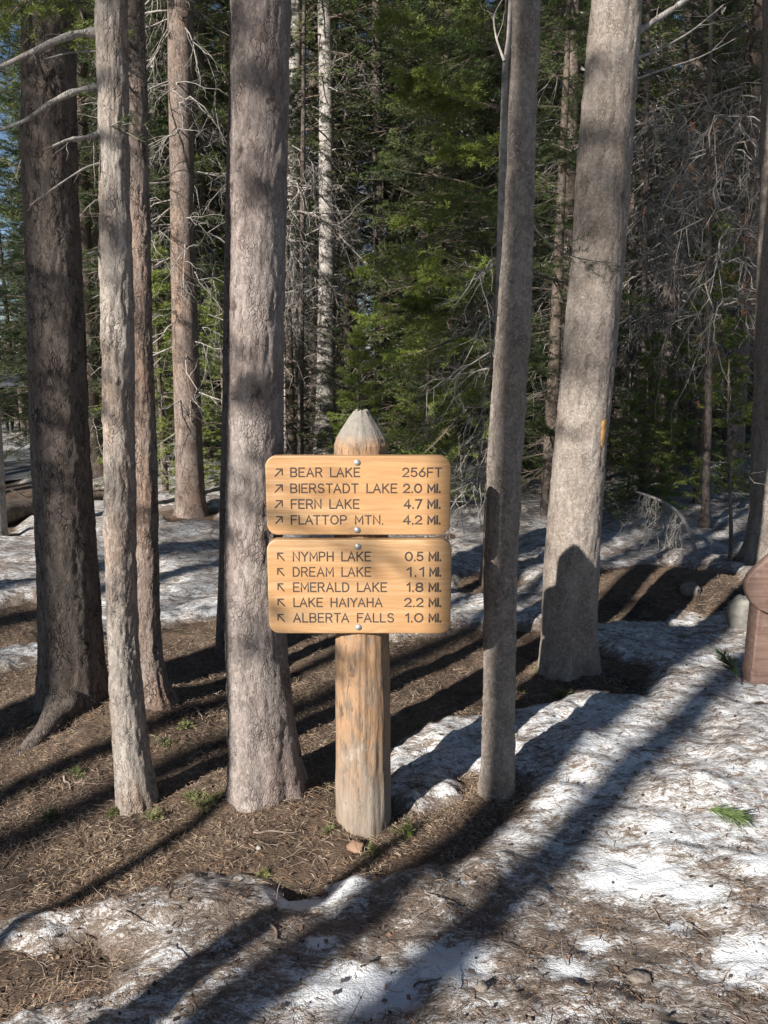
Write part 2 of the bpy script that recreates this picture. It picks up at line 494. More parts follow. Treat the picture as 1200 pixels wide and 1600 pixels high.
def mat_snow():
    m = Mat('old_dirty_snow', .55)
    m.b.inputs['Specular IOR Level'].default_value = .3
    d = m.attr('dirt')
    p = m.vadd(m.obj, m.noisecol(scale=11, detail=3), .06)
    streaky = m.noise(m.map((1, 2.1, 1), p, rot=(0, 0, -.5)), 11, 6, .68)
    speck = m.noise(m.map((1, 1.5, 1), p, rot=(0, 0, -.4)), 62, 6, .72)
    big = m.noise(m.map((1, 1.4, 1), p), 3.4, 4, .6)
    # dust where the level plus the noise passes a threshold
    a = m.math('ADD', m.math('MULTIPLY', streaky, 1.25), m.math('ADD', m.math('MULTIPLY', speck, .65), m.math('MULTIPLY', big, .7)))
    a = m.math('MULTIPLY', m.math('ADD', a, m.math('MULTIPLY', m.math('SUBTRACT', d, .5), 1.35)), .5)
    a = m.math('ADD', a, m.math('MULTIPLY', m.math('SUBTRACT', m.noise(m.map((1, 2.4, 1), p, rot=(0, 0, -.55)), 30, 6, .7), .5), .62))
    grain = m.ramp(m.noise(m.map((1, 1.6, 1), p, rot=(0, 0, .7)), 130, 5, .8), [(.42, 1.), (.55, 0.)])
    needle = m.ramp(m.noise(m.map((30, 200, 30), p, rot=(0, 0, .9)), 1., 3, .6), [(.56, 0.), (.64, 1.)])
    needle2 = m.ramp(m.noise(m.map((30, 200, 30), p, rot=(0, 0, 2.3), loc=(3, 5, 1)), 1., 3, .6), [(.56, 0.), (.64, 1.)])
    nd = m.math('MAXIMUM', grain, m.math('MAXIMUM', needle, needle2))
    col = m.mix(m.noise(scale=5, detail=3), (.64, .66, .69), (.73, .73, .72))
    col = m.mix(m.math('MULTIPLY', m.ramp(a, [(.56, 0.), (.72, 1.)]), .62), col, m.mix(speck, (.30, .235, .175), (.48, .41, .33)))
    col = m.mix(m.math('MULTIPLY', m.ramp(a, [(.665, 0.), (.78, 1.)]), .80), col, m.mix(speck, (.06, .042, .032), (.21, .15, .105)))
    col = m.mix(m.math('MULTIPLY', nd, m.ramp(a, [(.50, .07), (.70, .85)])), col, m.mix(m.noise(scale=90, detail=1), (.03, .022, .018), (.17, .11, .07)))
    h = m.math('ADD', m.math('MULTIPLY', streaky, 1.6), m.math('ADD', m.math('MULTIPLY', speck, .8), m.math('MULTIPLY', m.noise(scale=200, detail=3), .25)))
    return m.done(col, m.bump(h, .012, 1.))

M['litter'] = mat_litter()
M['snow'] = mat_snow()

# ------------------------------------------------------------------ the sign in the middle
POST = on_ground(566, 1308)
POST_Y = POST[1] + .10
BOARD_Y = POST_Y - .115            # front face of the boards
BT = .038                          # board thickness

STROKES = {   # router-cut letters as strokes on a 1 high grid; each: width, list of polylines
}
def arc(cx, cy, rx, ry, a0, a1, n=9):
    return [(cx + rx * cos(radians(a0 + (a1 - a0) * i / (n - 1))), cy + ry * sin(radians(a0 + (a1 - a0) * i / (n - 1)))) for i in range(n)]
S_ = STROKES
S_['A'] = (.72, [[(0, 0), (.36, 1), (.72, 0)], [(.13, .34), (.59, .34)]])
S_['B'] = (.62, [[(0, 0), (0, 1), (.36, 1)] + arc(.36, .76, .23, .24, 90, -90) + [(0, .52)], [(.36, .52)] + arc(.37, .26, .25, .26, 90, -90) + [(0, 0)]])
S_['D'] = (.64, [[(0, 0), (0, 1), (.27, 1)] + arc(.27, .5, .37, .5, 90, -90, 13) + [(0, 0)]])
S_['E'] = (.56, [[(.56, 1), (0, 1), (0, 0), (.56, 0)], [(0, .52), (.48, .52)]])
S_['F'] = (.54, [[(.54, 1), (0, 1), (0, 0)], [(0, .52), (.46, .52)]])
S_['H'] = (.62, [[(0, 0), (0, 1)], [(.62, 0), (.62, 1)], [(0, .52), (.62, .52)]])
S_['I'] = (.0, [[(0, 0), (0, 1)]])
S_['K'] = (.62, [[(0, 0), (0, 1)], [(.58, 1), (0, .40)], [(.2, .60), (.62, 0)]])
S_['L'] = (.5, [[(0, 1), (0, 0), (.5, 0)]])
S_['M'] = (.74, [[(0, 0), (0, 1), (.37, .28), (.74, 1), (.74, 0)]])
S_['N'] = (.64, [[(0, 0), (0, 1), (.64, 0), (.64, 1)]])
S_['O'] = (.76, [arc(.38, .5, .38, .5, 90, 450, 25)])
S_['0'] = (.70, [arc(.35, .5, .35, .5, 90, 450, 25)])
S_['P'] = (.6, [[(0, 0), (0, 1), (.34, 1)] + arc(.34, .74, .26, .26, 90, -90) + [(0, .48)]])
S_['R'] = (.62, [[(0, 0), (0, 1), (.35, 1)] + arc(.35, .75, .25, .25, 90, -90) + [(0, .50)], [(.34, .50), (.62, 0)]])
S_['S'] = (.6, [arc(.30, .76, .27, .24, 25, 250, 12) + arc(.30, .26, .30, .26, 80, -155, 13)])
S_['T'] = (.62, [[(0, 1), (.62, 1)], [(.31, 1), (.31, 0)]])
S_['Y'] = (.66, [[(0, 1), (.33, .48), (.66, 1)], [(.33, .48), (.33, 0)]])
S_['1'] = (.2, [[(0, .78), (.2, 1), (.2, 0)]])
S_['2'] = (.6, [arc(.30, .70, .29, .30, 165, -35, 12) + [(0, 0), (.6, 0)]])
S_['4'] = (.62, [[(.46, 0), (.46, 1), (0, .28), (.62, .28)]])
S_['5'] = (.58, [[(.53, 1), (.09, 1), (.04, .53)] + arc(.28, .32, .30, .32, 130, -150, 13)])
S_['6'] = (.58, [[(.44, 1)] + [(.18, .66)] + arc(.29, .30, .29, .30, 150, 510, 21)])
S_['7'] = (.58, [[(0, 1), (.58, 1), (.2, 0)]])
S_['8'] = (.58, [arc(.29, .75, .25, .25, -90, 270, 19), arc(.29, .26, .29, .26, 90, 450, 19)])
S_['.'] = (.0, [[(0, .0), (0.001, .02)]])

def stroke_mesh(bag, line, hw, x0, y0, sx, sy, yface, mat=1):
    """one cut stroke: a shallow rounded ribbon lying on the board's face"""
    P = np.array([(x0 + a * sx, y0 + b * sy) for a, b in line])
    d = np.diff(P, axis=0); keep = np.r_[True, np.hypot(d[:, 0], d[:, 1]) > 1e-5]; P = P[keep]
    if len(P) < 2: P = np.array([P[0], P[0] + [0, 1e-4]])
    d = norm(np.diff(P, axis=0))
    T = np.vstack([d[:1], d[:-1] + d[1:], d[-1:]]); T = norm(T)
    nrm = np.stack([-T[:, 1], T[:, 0]], 1)
    co = np.ones(len(P))
    for i in range(1, len(P) - 1):
        co[i] = 1 / max(.55, float(np.dot(T[i], d[i])))
    pts, nn, ww = [], [], []
    for a in (90, 65, 35):
        pts.append(P[0] - d[0] * hw * sin(radians(a))); nn.append(nrm[0]); ww.append(max(.02, cos(radians(a))))
    for i in range(len(P)):
        pts.append(P[i]); nn.append(nrm[i]); ww.append(co[i])
    for a in (35, 65, 90):
        pts.append(P[-1] + d[-1] * hw * sin(radians(a))); nn.append(nrm[-1]); ww.append(max(.02, cos(radians(a))))
    pts, nn, ww = np.array(pts), np.array(nn), np.array(ww)
    prof = [(-1, .0012), (-.8, -.0004), (0, -.0009), (.8, -.0004), (1, .0012)]
    V = []
    for o, dep in prof:
        q = pts + nn * (ww * hw * o)[:, None]
        V.append(np.stack([q[:, 0], np.full(len(q), yface + dep), q[:, 1]], 1))
    V = np.stack(V, 1)
    K, m_ = V.shape[:2]
    i = np.arange(K * m_).reshape(K, m_)
    F = np.stack([i[:-1, :-1], i[1:, :-1], i[1:, 1:], i[:-1, 1:]], -1).reshape(-1, 4)
    bag.add(V.reshape(-1, 3), F, mat)

def text_line(bag, text, xa, xb, ytop, ybot, hw, yface):
    """letters between two picture columns, capitals between two picture rows"""
    pos = []; x = 0.; gap = .27; prev = None
    for ch in text:
        if ch == ' ': x += .98; prev = None; continue
        g = 0 if prev is None else (gap - (.10 if (prev + ch) in ('LT', 'TA', 'AT', 'FA', 'YA', 'AY', 'LA') else 0) + (.02 if ch == '.' else 0))
        x += g
        pos.append((ch, x)); x += S_[ch][0]; prev = ch
    yy, k = at_depth(560, (ytop + ybot) / 2, yface)
    X0 = at_depth(xa, (ytop + ybot) / 2, yface)[0][0] + hw; X1 = at_depth(xb, (ytop + ybot) / 2, yface)[0][0] - hw
    Z1 = at_depth(560, ytop, yface)[0][2] - hw; Z0 = at_depth(560, ybot, yface)[0][2] + hw
    sx = (X1 - X0) / x
    for ch, px in pos:
        for ln in S_[ch][1]:
            stroke_mesh(bag, ln, hw, X0 + px * sx, Z0, sx, Z1 - Z0, yface)

def arrow(bag, xa, xb, ytop, ybot, hw, yface, flip):
    X0 = at_depth(xa, ytop, yface)[0][0] + hw; X1 = at_depth(xb, ytop, yface)[0][0] - hw
    Z1 = at_depth(560, ytop, yface)[0][2] - hw; Z0 = at_depth(560, ybot, yface)[0][2] + hw
    f = (lambda a: 1 - a) if flip else (lambda a: a)
    for ln in ([(f(.05), 0), (f(.98), .98)], [(f(.22), 1), (f(1), 1), (f(1), .22)]):
        stroke_mesh(bag, ln, hw, X0, Z0, X1 - X0, Z1 - Z0, yface)

def board_mesh(bag, x0, x1, z0, z1, r, yf, th, seg=8, mat=0):
    out = []
    for cx, cz, a0 in ((x1 - r, z1 - r, 0), (x0 + r, z1 - r, 90), (x0 + r, z0 + r, 180), (x1 - r, z0 + r, 270)):
        for i in range(seg + 1):
            a = radians(a0 + 90 * i / seg); out.append((cx, cz, cos(a), sin(a)))
    rings = [(.30, 0.0, 1), (r, 0, 0), (.004, 0, 0), (.0012, .0012, 0), (0, .004, 0), (0, th - .004, 0), (.004, th, 0), (r, th, 0)]
    V = []
    n = len(out)
    for ins, y, _ in rings[1:]:
        for cx, cz, ca, sa in out:
            V.append((cx + (r - ins) * ca, yf + y, cz + (r - ins) * sa))
    V = np.array(V); k = len(rings) - 1
    i = np.arange(k * n).reshape(k, n)
    F = np.stack([i[:-1], np.roll(i[:-1], -1, 1), np.roll(i[1:], -1, 1), i[1:]], -1).reshape(-1, 4)
    bag.add(V, F, mat)
    # the flat inside of both faces: corner points only
    for row, flip in ((0, False), (k - 1, True)):
        y = yf + rings[row + 1][1]
        q = [(x1 - r, y, z1 - r), (x0 + r, y, z1 - r), (x0 + r, y, z0 + r), (x1 - r, y, z0 + r)]
        bag.add(np.array(q), np.array([[0, 1, 2, 3][::-1] if flip else [0, 1, 2, 3]]), mat)
    # strips between the inner rectangle and the straight sides are made by ring 0 (its corner arcs have collapsed to points)

def mat_wood():
    m = Mat('oiled_cedar_board', .45)
    m.b.inputs['Specular IOR Level'].default_value = .35
    off = m.math('MULTIPLY', m.rand(), 9.)
    v = m.t.nodes.new('ShaderNodeVectorMath'); v.operation = 'ADD'
    m.put(v.inputs[0], m.obj); cb = m.t.nodes.new('ShaderNodeCombineXYZ'); m.put(cb.inputs[0], off); m.put(cb.inputs[2], off); m.put(v.inputs[1], cb.outputs[0])
    p = m.vadd(v.outputs[0], m.noisecol(m.map((1.6, 1, 4), v.outputs[0]), 2.0, 2), .05)
    grain = m.noise(m.map((2.2, 40, 75), p), 1., 5, .6)
    fine = m.noise(m.map((9, 200, 420), p), 1., 4, .6)
    broad = m.noise(m.map((1.4, 8, 11), p), 1., 3, .55)
    c = m.ramp(grain, [(.25, (.255, .142, .068)), (.5, (.355, .218, .110)), (.72, (.45, .297, .165))])
    c = m.mix(m.ramp(broad, [(.38, .55), (.6, 0.)]), c, (.42, .22, .085))
    c = m.mix(m.ramp(fine, [(.36, .7), (.5, 0.)]), c, (.33, .165, .065))
    c = m.mix(m.ramp(m.noise(m.map((1.1, 22, 30), p, loc=(4, 2, 9)), 1., 4, .6), [(.56, 0.), (.64, .55)]), c, (.30, .15, .06))
    return m.done(c, m.bump(m.math('ADD', grain, m.math('MULTIPLY', fine, .5)), .0012, .6), m.math('ADD', .38, m.math('MULTIPLY', fine, .25)))

def mat_post():
    m = Mat('weathered_log_post', .85)
    z = m.sep()[2]
    p = m.vadd(m.obj, m.noisecol(scale=10, detail=2), .012)
    grain = m.noise(m.map((80, 80, 11), p), 1., 7, .72)
    flake = m.noise(m.map((95, 95, 9), m.vadd(m.obj, m.noisecol(scale=12, detail=3), .02)), 1., 5, .7)
    broad = m.noise(m.map((13, 13, 6)), 1., 6, .68)
    c = m.ramp(broad, [(.28, (.14, .10, .075)), (.40, (.24, .165, .11)), (.50, (.31, .18, .095)), (.58, (.22, .15, .10)), (.70, (.36, .295, .225))])
    c = m.mix(m.ramp(grain, [(.38, .85), (.52, 0.)]), c, (.12, .085, .06))
    c = m.mix(m.ramp(m.vor(m.vadd(m.map((1, 1, .6)), m.noisecol(scale=40, detail=2), .04), 9, 'F1'), [(.08, .85), (.17, 0.)]), c, (.09, .058, .04))
    fr = m.ramp(flake, [(.30, 1.), (.38, 0.)])
    c = m.mix(m.math('MULTIPLY', fr, .6), c, (.15, .09, .05))
    grey = m.mix(m.math('MULTIPLY', grain, broad), (.12, .095, .075), (.50, .43, .35))
    low = m.math('ADD', m.math('MULTIPLY', m.math('SUBTRACT', .40, z), 3.0), m.math('MULTIPLY', m.math('SUBTRACT', broad, .5), 1.3))
    c = m.mix(m.ramp(low, [(0, 0.), (.9, .85)]), c, grey)
    tp = m.math('ADD', m.math('MULTIPLY', m.math('SUBTRACT', z, 1.39), 13.), m.math('MULTIPLY', m.math('SUBTRACT', broad, .5), 1.0))
    c = m.mix(m.ramp(tp, [(.2, 0.), (.8, .95)]), c, m.mix(m.noise(m.map((1, 1, 1.4)), 34, 6, .72), (.09, .08, .068), (.31, .285, .245)))
    tm = m.ramp(tp, [(.1, 0.), (.6, 1.)])
    h = m.mix(tm, m.math('SUBTRACT', grain, m.math('MULTIPLY', fr, .7)), m.noise(scale=60, detail=6, rough=.7))
    return m.done(c, m.bump(h, .005, 1.))

M['wood'] = mat_wood()
M['post'] = mat_post()
M['letter'] = mat_plain('dark_routed_letter_paint', (.050, .038, .032), .75, .3, 60.)
M['zinc'] = mat_plain('zinc_bolt_metal', (.36, .365, .375), .5, .3, 160., .001, .7)

sign = thing('trail_sign', 'peeled log post carrying two honey coloured wooden boards of routed lake names and distances', 'trail sign', (POST[0], POST_Y, POST[2]))
def build_post():
    prof = [(y, a, b) for y, a, b in ((1310, 525, 612), (1150, 524, 610), (1000, 524, 608), (850, 523, 607), (700, 522, 606))]
    zs, rs, xs = [], [], []
    for y, a, b in prof:
        P, k = at_depth((a + b) / 2, y, POST_Y); zs.append(P[2]); rs.append((b - a) / 2 * k); xs.append(P[0])
    ztop = at_depth(565, 641, POST_Y)[0][2]; zsh = at_depth(565, 694, POST_Y)[0][2]
    N = 96
    zz = list(np.arange(POST[2] - .15, zsh, .012)) + [zsh + (ztop - zsh) * q for q in (0, .1, .19, .31, .43, .55, .68, .80, .9, .97, 1.0)] + [ztop + .001]
    V = []
    th = np.arange(N) * 2 * pi / N
    for z in zz:
        r = np.interp(z, zs, rs); cx = np.interp(z, zs, xs)
        t = max(0, (z - zsh) / (ztop - zsh))
        ca = np.cos((th + pi / 2 + .35 + pi / 9) % (2 * pi / 9) - pi / 9)
        if t > 0:
            f = np.interp(t, [0, .19, .43, .80, .97, 1, 1.02], [1, .93, .75, .44, .29, .25, 0.])
            poly = f * (.55 / ca * cos(pi / 9) ** .5 + .45)
            rr = r * np.minimum(poly, 1.0 if t < .3 else 9)
        else:
            rr = np.full(N, r)
        sc_ = 1.0 if t <= 0 else max(0., 1 - t) ** .7 * .8
        rr = rr + sc_ * .0035 * fbm(np.cos(th) * 3.0, np.sin(th) * 3.0, np.full(N, z * 2.0), 3, 5) + sc_ * .0025 * fbm(np.cos(th) * 9, np.sin(th) * 9, np.full(N, z * 6.), 2, 8) * (t <= 0)
        rr = np.maximum(rr, 0)
        V.append(np.stack([cx + rr * np.cos(th) - POST[0], rr * np.sin(th), np.full(N, z - POST[2]) + (.004 * fbm(np.cos(th) * 3, np.sin(th) * 3, octs=2, s=11) if t > .9 else 0)], 1))
    V = np.concatenate(V); k = len(zz)
    i = np.arange(k * N).reshape(k, N)
    F = np.stack([i[:-1], np.roll(i[:-1], -1, 1), np.roll(i[1:], -1, 1), i[1:]], -1).reshape(-1, 4)
    sm = np.repeat(np.array(zz[:-1]) < zsh - .02, N)
    mesh_quads('log_post', V, F, M['post'], sign, sm)
build_post()

def build_board(rows, y0, y1, xl, xr, bolts, flip, label):
    A, k = at_depth(xl, (y0 + y1) / 2, BOARD_Y); B, _ = at_depth(xr, (y0 + y1) / 2, BOARD_Y)
    zt = at_depth(565, y0, BOARD_Y)[0][2]; zb = at_depth(565, y1, BOARD_Y)[0][2]
    bag = Bag()
    board_mesh(bag, A[0], B[0], zb, zt, .036, BOARD_Y, BT)
    hw = .0031
    for (txt, dist, yt, yb, xa, xb, xc, xd, aa, ab, h1) in rows:
        text_line(bag, txt, xa, xb, yt, yb, hw * .92, BOARD_Y)
        cut = dist.split(' ')
        if len(cut) == 2:
            text_line(bag, cut[0], xc, xc + h1, yt, yb, hw * 1.1, BOARD_Y)
            text_line(bag, cut[1], xc + h1 + 7, xd, yt, yb, hw * 1.35, BOARD_Y)
        else:
            text_line(bag, dist, xc, xd, yt, yb, hw * .95, BOARD_Y)
        arrow(bag, aa, ab, yt + 1.5, yb - 1, hw * .9, BOARD_Y, flip)
    for q in range(len(bag.V)):
        bag.V[q] = bag.V[q] - np.array([POST[0], POST_Y, POST[2]])
    sm = np.concatenate([np.full(len(f), bool(mm[0] == 1)) for f, mm in zip(bag.F, bag.M)])
    bo = mesh_quads('sign_board', np.concatenate(bag.V), np.concatenate(bag.F), [M['wood'], M['letter']], sign, sm, np.concatenate(bag.M))
    bo['label'] = label
    for bx, by in bolts:
        P, _ = at_depth(bx, by, BOARD_Y)
        c = P - np.array([POST[0], POST_Y, POST[2]])
        prof = [(.0105, .001), (.0105, -.0012), (.0092, -.0036), (.0065, -.0056), (.003, -.0066), (.0, -.0068)]
        n = 20; th = np.arange(n) * 2 * pi / n
        V = np.concatenate([np.stack([c[0] + r * np.cos(th), np.full(n, c[1] + y), c[2] + r * np.sin(th)], 1) for r, y in prof])
        i = np.arange(len(prof) * n).reshape(-1, n)
        F = np.stack([i[:-1], np.roll(i[:-1], -1, 1), np.roll(i[1:], -1, 1), i[1:]], -1).reshape(-1, 4)
        mesh_quads('bolt', V, F, M['zinc'], bo)

build_board([
    ('BEAR LAKE', '256FT', 730, 746, 453, 563, 628, 691, 428, 442, 0),
    ('BIERSTADT LAKE', '2.0 MI.', 755, 771, 453, 621, 629, 689, 428, 442, 31),
    ('FERN LAKE', '4.7 MI.', 779.5, 795.5, 454, 562, 630, 689, 428, 442, 30),
    ('FLATTOP MTN.', '4.2 MI.', 804.5, 820, 454, 599, 629, 689, 429, 442, 31)],
    712.5, 836, 415.5, 704, [(558, 722.5), (558, 828)], False, 'upper board reading Bear Lake 256 feet')
build_board([
    ('NYMPH LAKE', '0.5 MI.', 861.5, 877.5, 457, 580, 632, 690, 432.5, 445, 30),
    ('DREAM LAKE', '1.1 MI.', 885.5, 901.5, 457, 580, 635, 690, 432.5, 445, 28),
    ('EMERALD LAKE', '1.8 MI.', 909.5, 925.5, 457.5, 605, 635, 690, 433, 445, 27),
    ('LAKE HAIYAHA', '2.2 MI.', 933.5, 949, 458, 598, 631, 690, 433, 446, 31),
    ('ALBERTA FALLS', '1.0 MI.', 957.5, 973, 457.5, 616, 633, 690, 433, 446, 29)],
    843.5, 990, 418.5, 705, [(559, 854), (560, 980)], True, 'lower board reading Nymph Lake 0.5 miles')

# ------------------------------------------------------------------ trees seen in the photograph
# columns: key, label, bark, depth mode ('base', picture x, y) or metres, profile [(row, left, right)], height, crown type, dead twigs, fine mesh
TREES = [
    ('A', 'thick dark brown scaly pine trunk at far left with a root running forward', 'bark_dark', ('base', 112, 1118),
     [(-60, 33, 115), (50, 37, 115), (300, 38, 118), (500, 45, 129), (700, 53, 137), (900, 60, 152), (1030, 64, 160), (1085, 62, 166), (1130, 52, 176)], 15, 'pine', 0, 1),
    ('B', 'slender grey flaky trunk bending at its foot, beside the reddish trunk', 'bark_flaky', ('base', 217, 1283),
     [(-60, 150, 198), (0, 151.5, 199), (200, 156, 202), (330, 159, 204), (400, 158, 207), (500, 161, 210), (700, 164, 211), (900, 166, 213), (1000, 168, 215), (1100, 172, 222), (1200, 180, 234), (1260, 186, 243), (1290, 187, 247)], 11, 'thin', 0, 1),
    ('C', 'reddish scaly trunk close behind the slender grey bent trunk', 'bark_red', ('base', 240, 1118),
     [(-60, 194, 224), (0, 196, 225), (300, 201, 232), (500, 205, 236), (700, 209, 244), (900, 212, 248), (1020, 214, 253), (1070, 214, 262), (1105, 213, 278), (1130, 211, 296)], 12, 'thin', 0, 1),
    ('E', 'broad pinkish grey trunk standing just left of the wooden sign', 'bark_main', ('base', 416, 1268),
     [(-60, 364, 457), (0, 362, 455), (200, 361, 450), (400, 360, 445), (600, 358, 442), (800, 354, 441), (930, 352, 443), (1000, 354, 447), (1100, 357, 457), (1180, 359, 466), (1240, 359, 474), (1275, 354, 484)], 17, 'pine', 0, 1),
    ('E2', 'shaded grey trunk mostly hidden behind the left edge of the broad trunk', 'bark_dark', 4.25,
     [(-60, 358, 400), (60, 357, 399), (400, 351, 393), (700, 345, 388), (950, 339, 384), (1060, 337, 386)], 13, 'thin', 0, 0),
    ('F', 'slim smooth grey trunk just right of the wooden sign', 'bark_smooth', ('base', 773, 1263),
     [(-60, 805, 846), (0, 803, 845), (200, 795, 838), (300, 792, 835), (500, 777, 829), (600, 770, 822), (700, 763, 816), (900, 757, 808), (1100, 755, 804), (1200, 751, 803), (1250, 744, 803), (1275, 738, 806)], 11, 'thin', 0, 1),
    ('G', 'thick smooth grey trunk with an orange bark scar, catching the sign shadow', 'bark_smooth', ('base', 891, 1068),
     [(-60, 932, 1010), (0, 927, 1003), (250, 905, 986), (400, 895, 975), (500, 885, 967), (600, 876, 957), (700, 866, 946), (800, 857, 939), (900, 849, 934), (1000, 846, 932), (1050, 844, 935), (1085, 838, 942)], 16, 'pine', 0, 1),
    ('H', 'grey trunk cut by the right edge behind the brown panel', 'bark_smooth', ('base', 1200, 893),
     [(-60, 1196, 1262), (0, 1195, 1261), (300, 1190, 1258), (600, 1181, 1251), (800, 1175, 1248), (850, 1165, 1252), (880, 1153, 1262), (905, 1140, 1275)], 14, 'thin', 0, 1),
    ('D', 'reddish grey trunk with sunlit bark in the left middle distance', 'bark_red', ('base', 298, 808),
     [(-60, 260, 303), (0, 262, 303), (300, 266, 303), (500, 268, 308), (700, 275, 316), (790, 274, 320), (815, 270, 326)], 14, 'pine', 2, 0),
    ('S', 'dark trunk between the thick dark trunk and the slender bent one', 'bark_far', 11.5,
     [(-60, 108, 134), (300, 113, 139), (650, 129, 155), (705, 128, 160)], 12, 'pine', 2, 0),
    ('S2', 'thin dark trunk showing beside the upper part of the slender bent trunk', 'bark_far', 13.5, [(0, 145, 154), (450, 150, 160), (690, 152, 163)], 10, 'pine', 1, 0),
    ('D2', 'thin grey trunk right behind the reddish sunlit middle trunk', 'bark_far', 13.0, [(0, 308, 318), (330, 312, 322), (690, 316, 327)], 11, 'pine', 2, 0),
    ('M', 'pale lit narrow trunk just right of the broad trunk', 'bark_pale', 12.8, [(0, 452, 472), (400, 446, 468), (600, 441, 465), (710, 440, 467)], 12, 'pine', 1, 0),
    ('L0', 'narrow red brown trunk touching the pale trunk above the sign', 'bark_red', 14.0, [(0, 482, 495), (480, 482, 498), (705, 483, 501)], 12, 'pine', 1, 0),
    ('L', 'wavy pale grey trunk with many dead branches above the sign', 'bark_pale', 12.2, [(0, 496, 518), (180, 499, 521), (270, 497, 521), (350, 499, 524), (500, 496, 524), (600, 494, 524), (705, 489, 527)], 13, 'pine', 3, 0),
    ('L2', 'narrow grey trunk behind the wavy pale trunk', 'bark_far', 15.0, [(0, 517, 529), (300, 518, 530), (690, 518, 532)], 12, 'pine', 1, 0),
    ('N', 'straight black looking shaded trunk above the sign post', 'bark_dark', 12.5, [(0, 581, 595), (250, 582, 598), (560, 585, 603), (705, 586, 606)], 13, 'pine', 2, 0),
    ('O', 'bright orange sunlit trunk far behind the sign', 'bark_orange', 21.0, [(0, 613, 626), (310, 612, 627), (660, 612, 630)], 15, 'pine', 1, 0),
    ('P', 'thin dark trunk against the blue sky gap', 'bark_far', 19.0, [(0, 671, 683), (210, 672, 685), (660, 672, 688)], 14, 'pine', 2, 0),
    ('Q', 'thinnest far trunk beside the blue sky gap', 'bark_far', 23.0, [(0, 703, 712), (200, 704, 713), (650, 704, 714)], 14, 'pine', 1, 0),
    ('R', 'dark grey trunk between the two smooth grey trunks', 'bark_far', 9.5, [(0, 885, 905), (300, 879, 900), (600, 870, 893), (755, 866, 895)], 13, 'pine', 2, 0),
    ('K', 'pale reddish trunk just right of the scarred trunk', 'bark_red', 11.2, [(0, 995, 1022), (500, 967, 995), (700, 957, 988), (728, 954, 990)], 12, 'pine', 2, 0),
    ('J', 'dark brown trunk rising into a tangle of dead twigs', 'bark_dark', 10.9, [(0, 1072, 1099), (170, 1067, 1096), (500, 1034, 1066), (700, 1024, 1056), (742, 1020, 1061)], 12, 'pine', 4, 0),
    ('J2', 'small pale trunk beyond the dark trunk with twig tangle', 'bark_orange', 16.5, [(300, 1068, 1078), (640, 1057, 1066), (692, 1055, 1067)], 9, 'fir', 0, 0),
    ('I', 'leaning reddish trunk left of the trunk at the right edge', 'bark_red', 10.3, [(0, 1175, 1196), (250, 1167, 1188), (450, 1147, 1179), (560, 1137, 1168), (740, 1129, 1162), (752, 1126, 1164)], 13, 'pine', 3, 0),
    ('T1', 'thin pale trunk between the slender bent trunk and the sunlit middle trunk', 'bark_pale', 13.5, [(0, 233, 244), (300, 236, 247), (690, 240, 253)], 12, 'pine', 1, 0),
    ('T2', 'slim pale trunk in the dark gap left of the black shaded trunk', 'bark_pale', 17.0, [(0, 545, 555), (300, 546, 557), (670, 548, 560)], 13, 'pine', 2, 0),
    ('T3', 'slim brown trunk right of the bright orange far trunk', 'bark_red', 16.0, [(0, 642, 653), (300, 643, 655), (680, 645, 658)], 13, 'pine', 1, 0),
    ('T4', 'slim pale trunk behind the flat green sprays', 'bark_pale', 14.5, [(0, 735, 747), (300, 733, 746), (690, 730, 745)], 13, 'pine', 2, 0),
    ('T5', 'pale far trunk between the dark grey trunk and the scarred trunk', 'bark_pale', 18.0, [(0, 912, 922), (300, 908, 919), (660, 902, 914)], 13, 'pine', 1, 0),
    ('T6', 'pale far trunk beyond the twig tangle', 'bark_pale', 15.0, [(0, 1128, 1141), (300, 1122, 1136), (690, 1112, 1128)], 13, 'pine', 2, 0),
    ('U', 'pale trunk leaning out of the left edge beside the fallen log', 'bark_pale', ('base', 2, 842), [(500, -40, -14), (690, -20, 4), (845, -12, 13)], 9, 'thin', 0, 0),
]

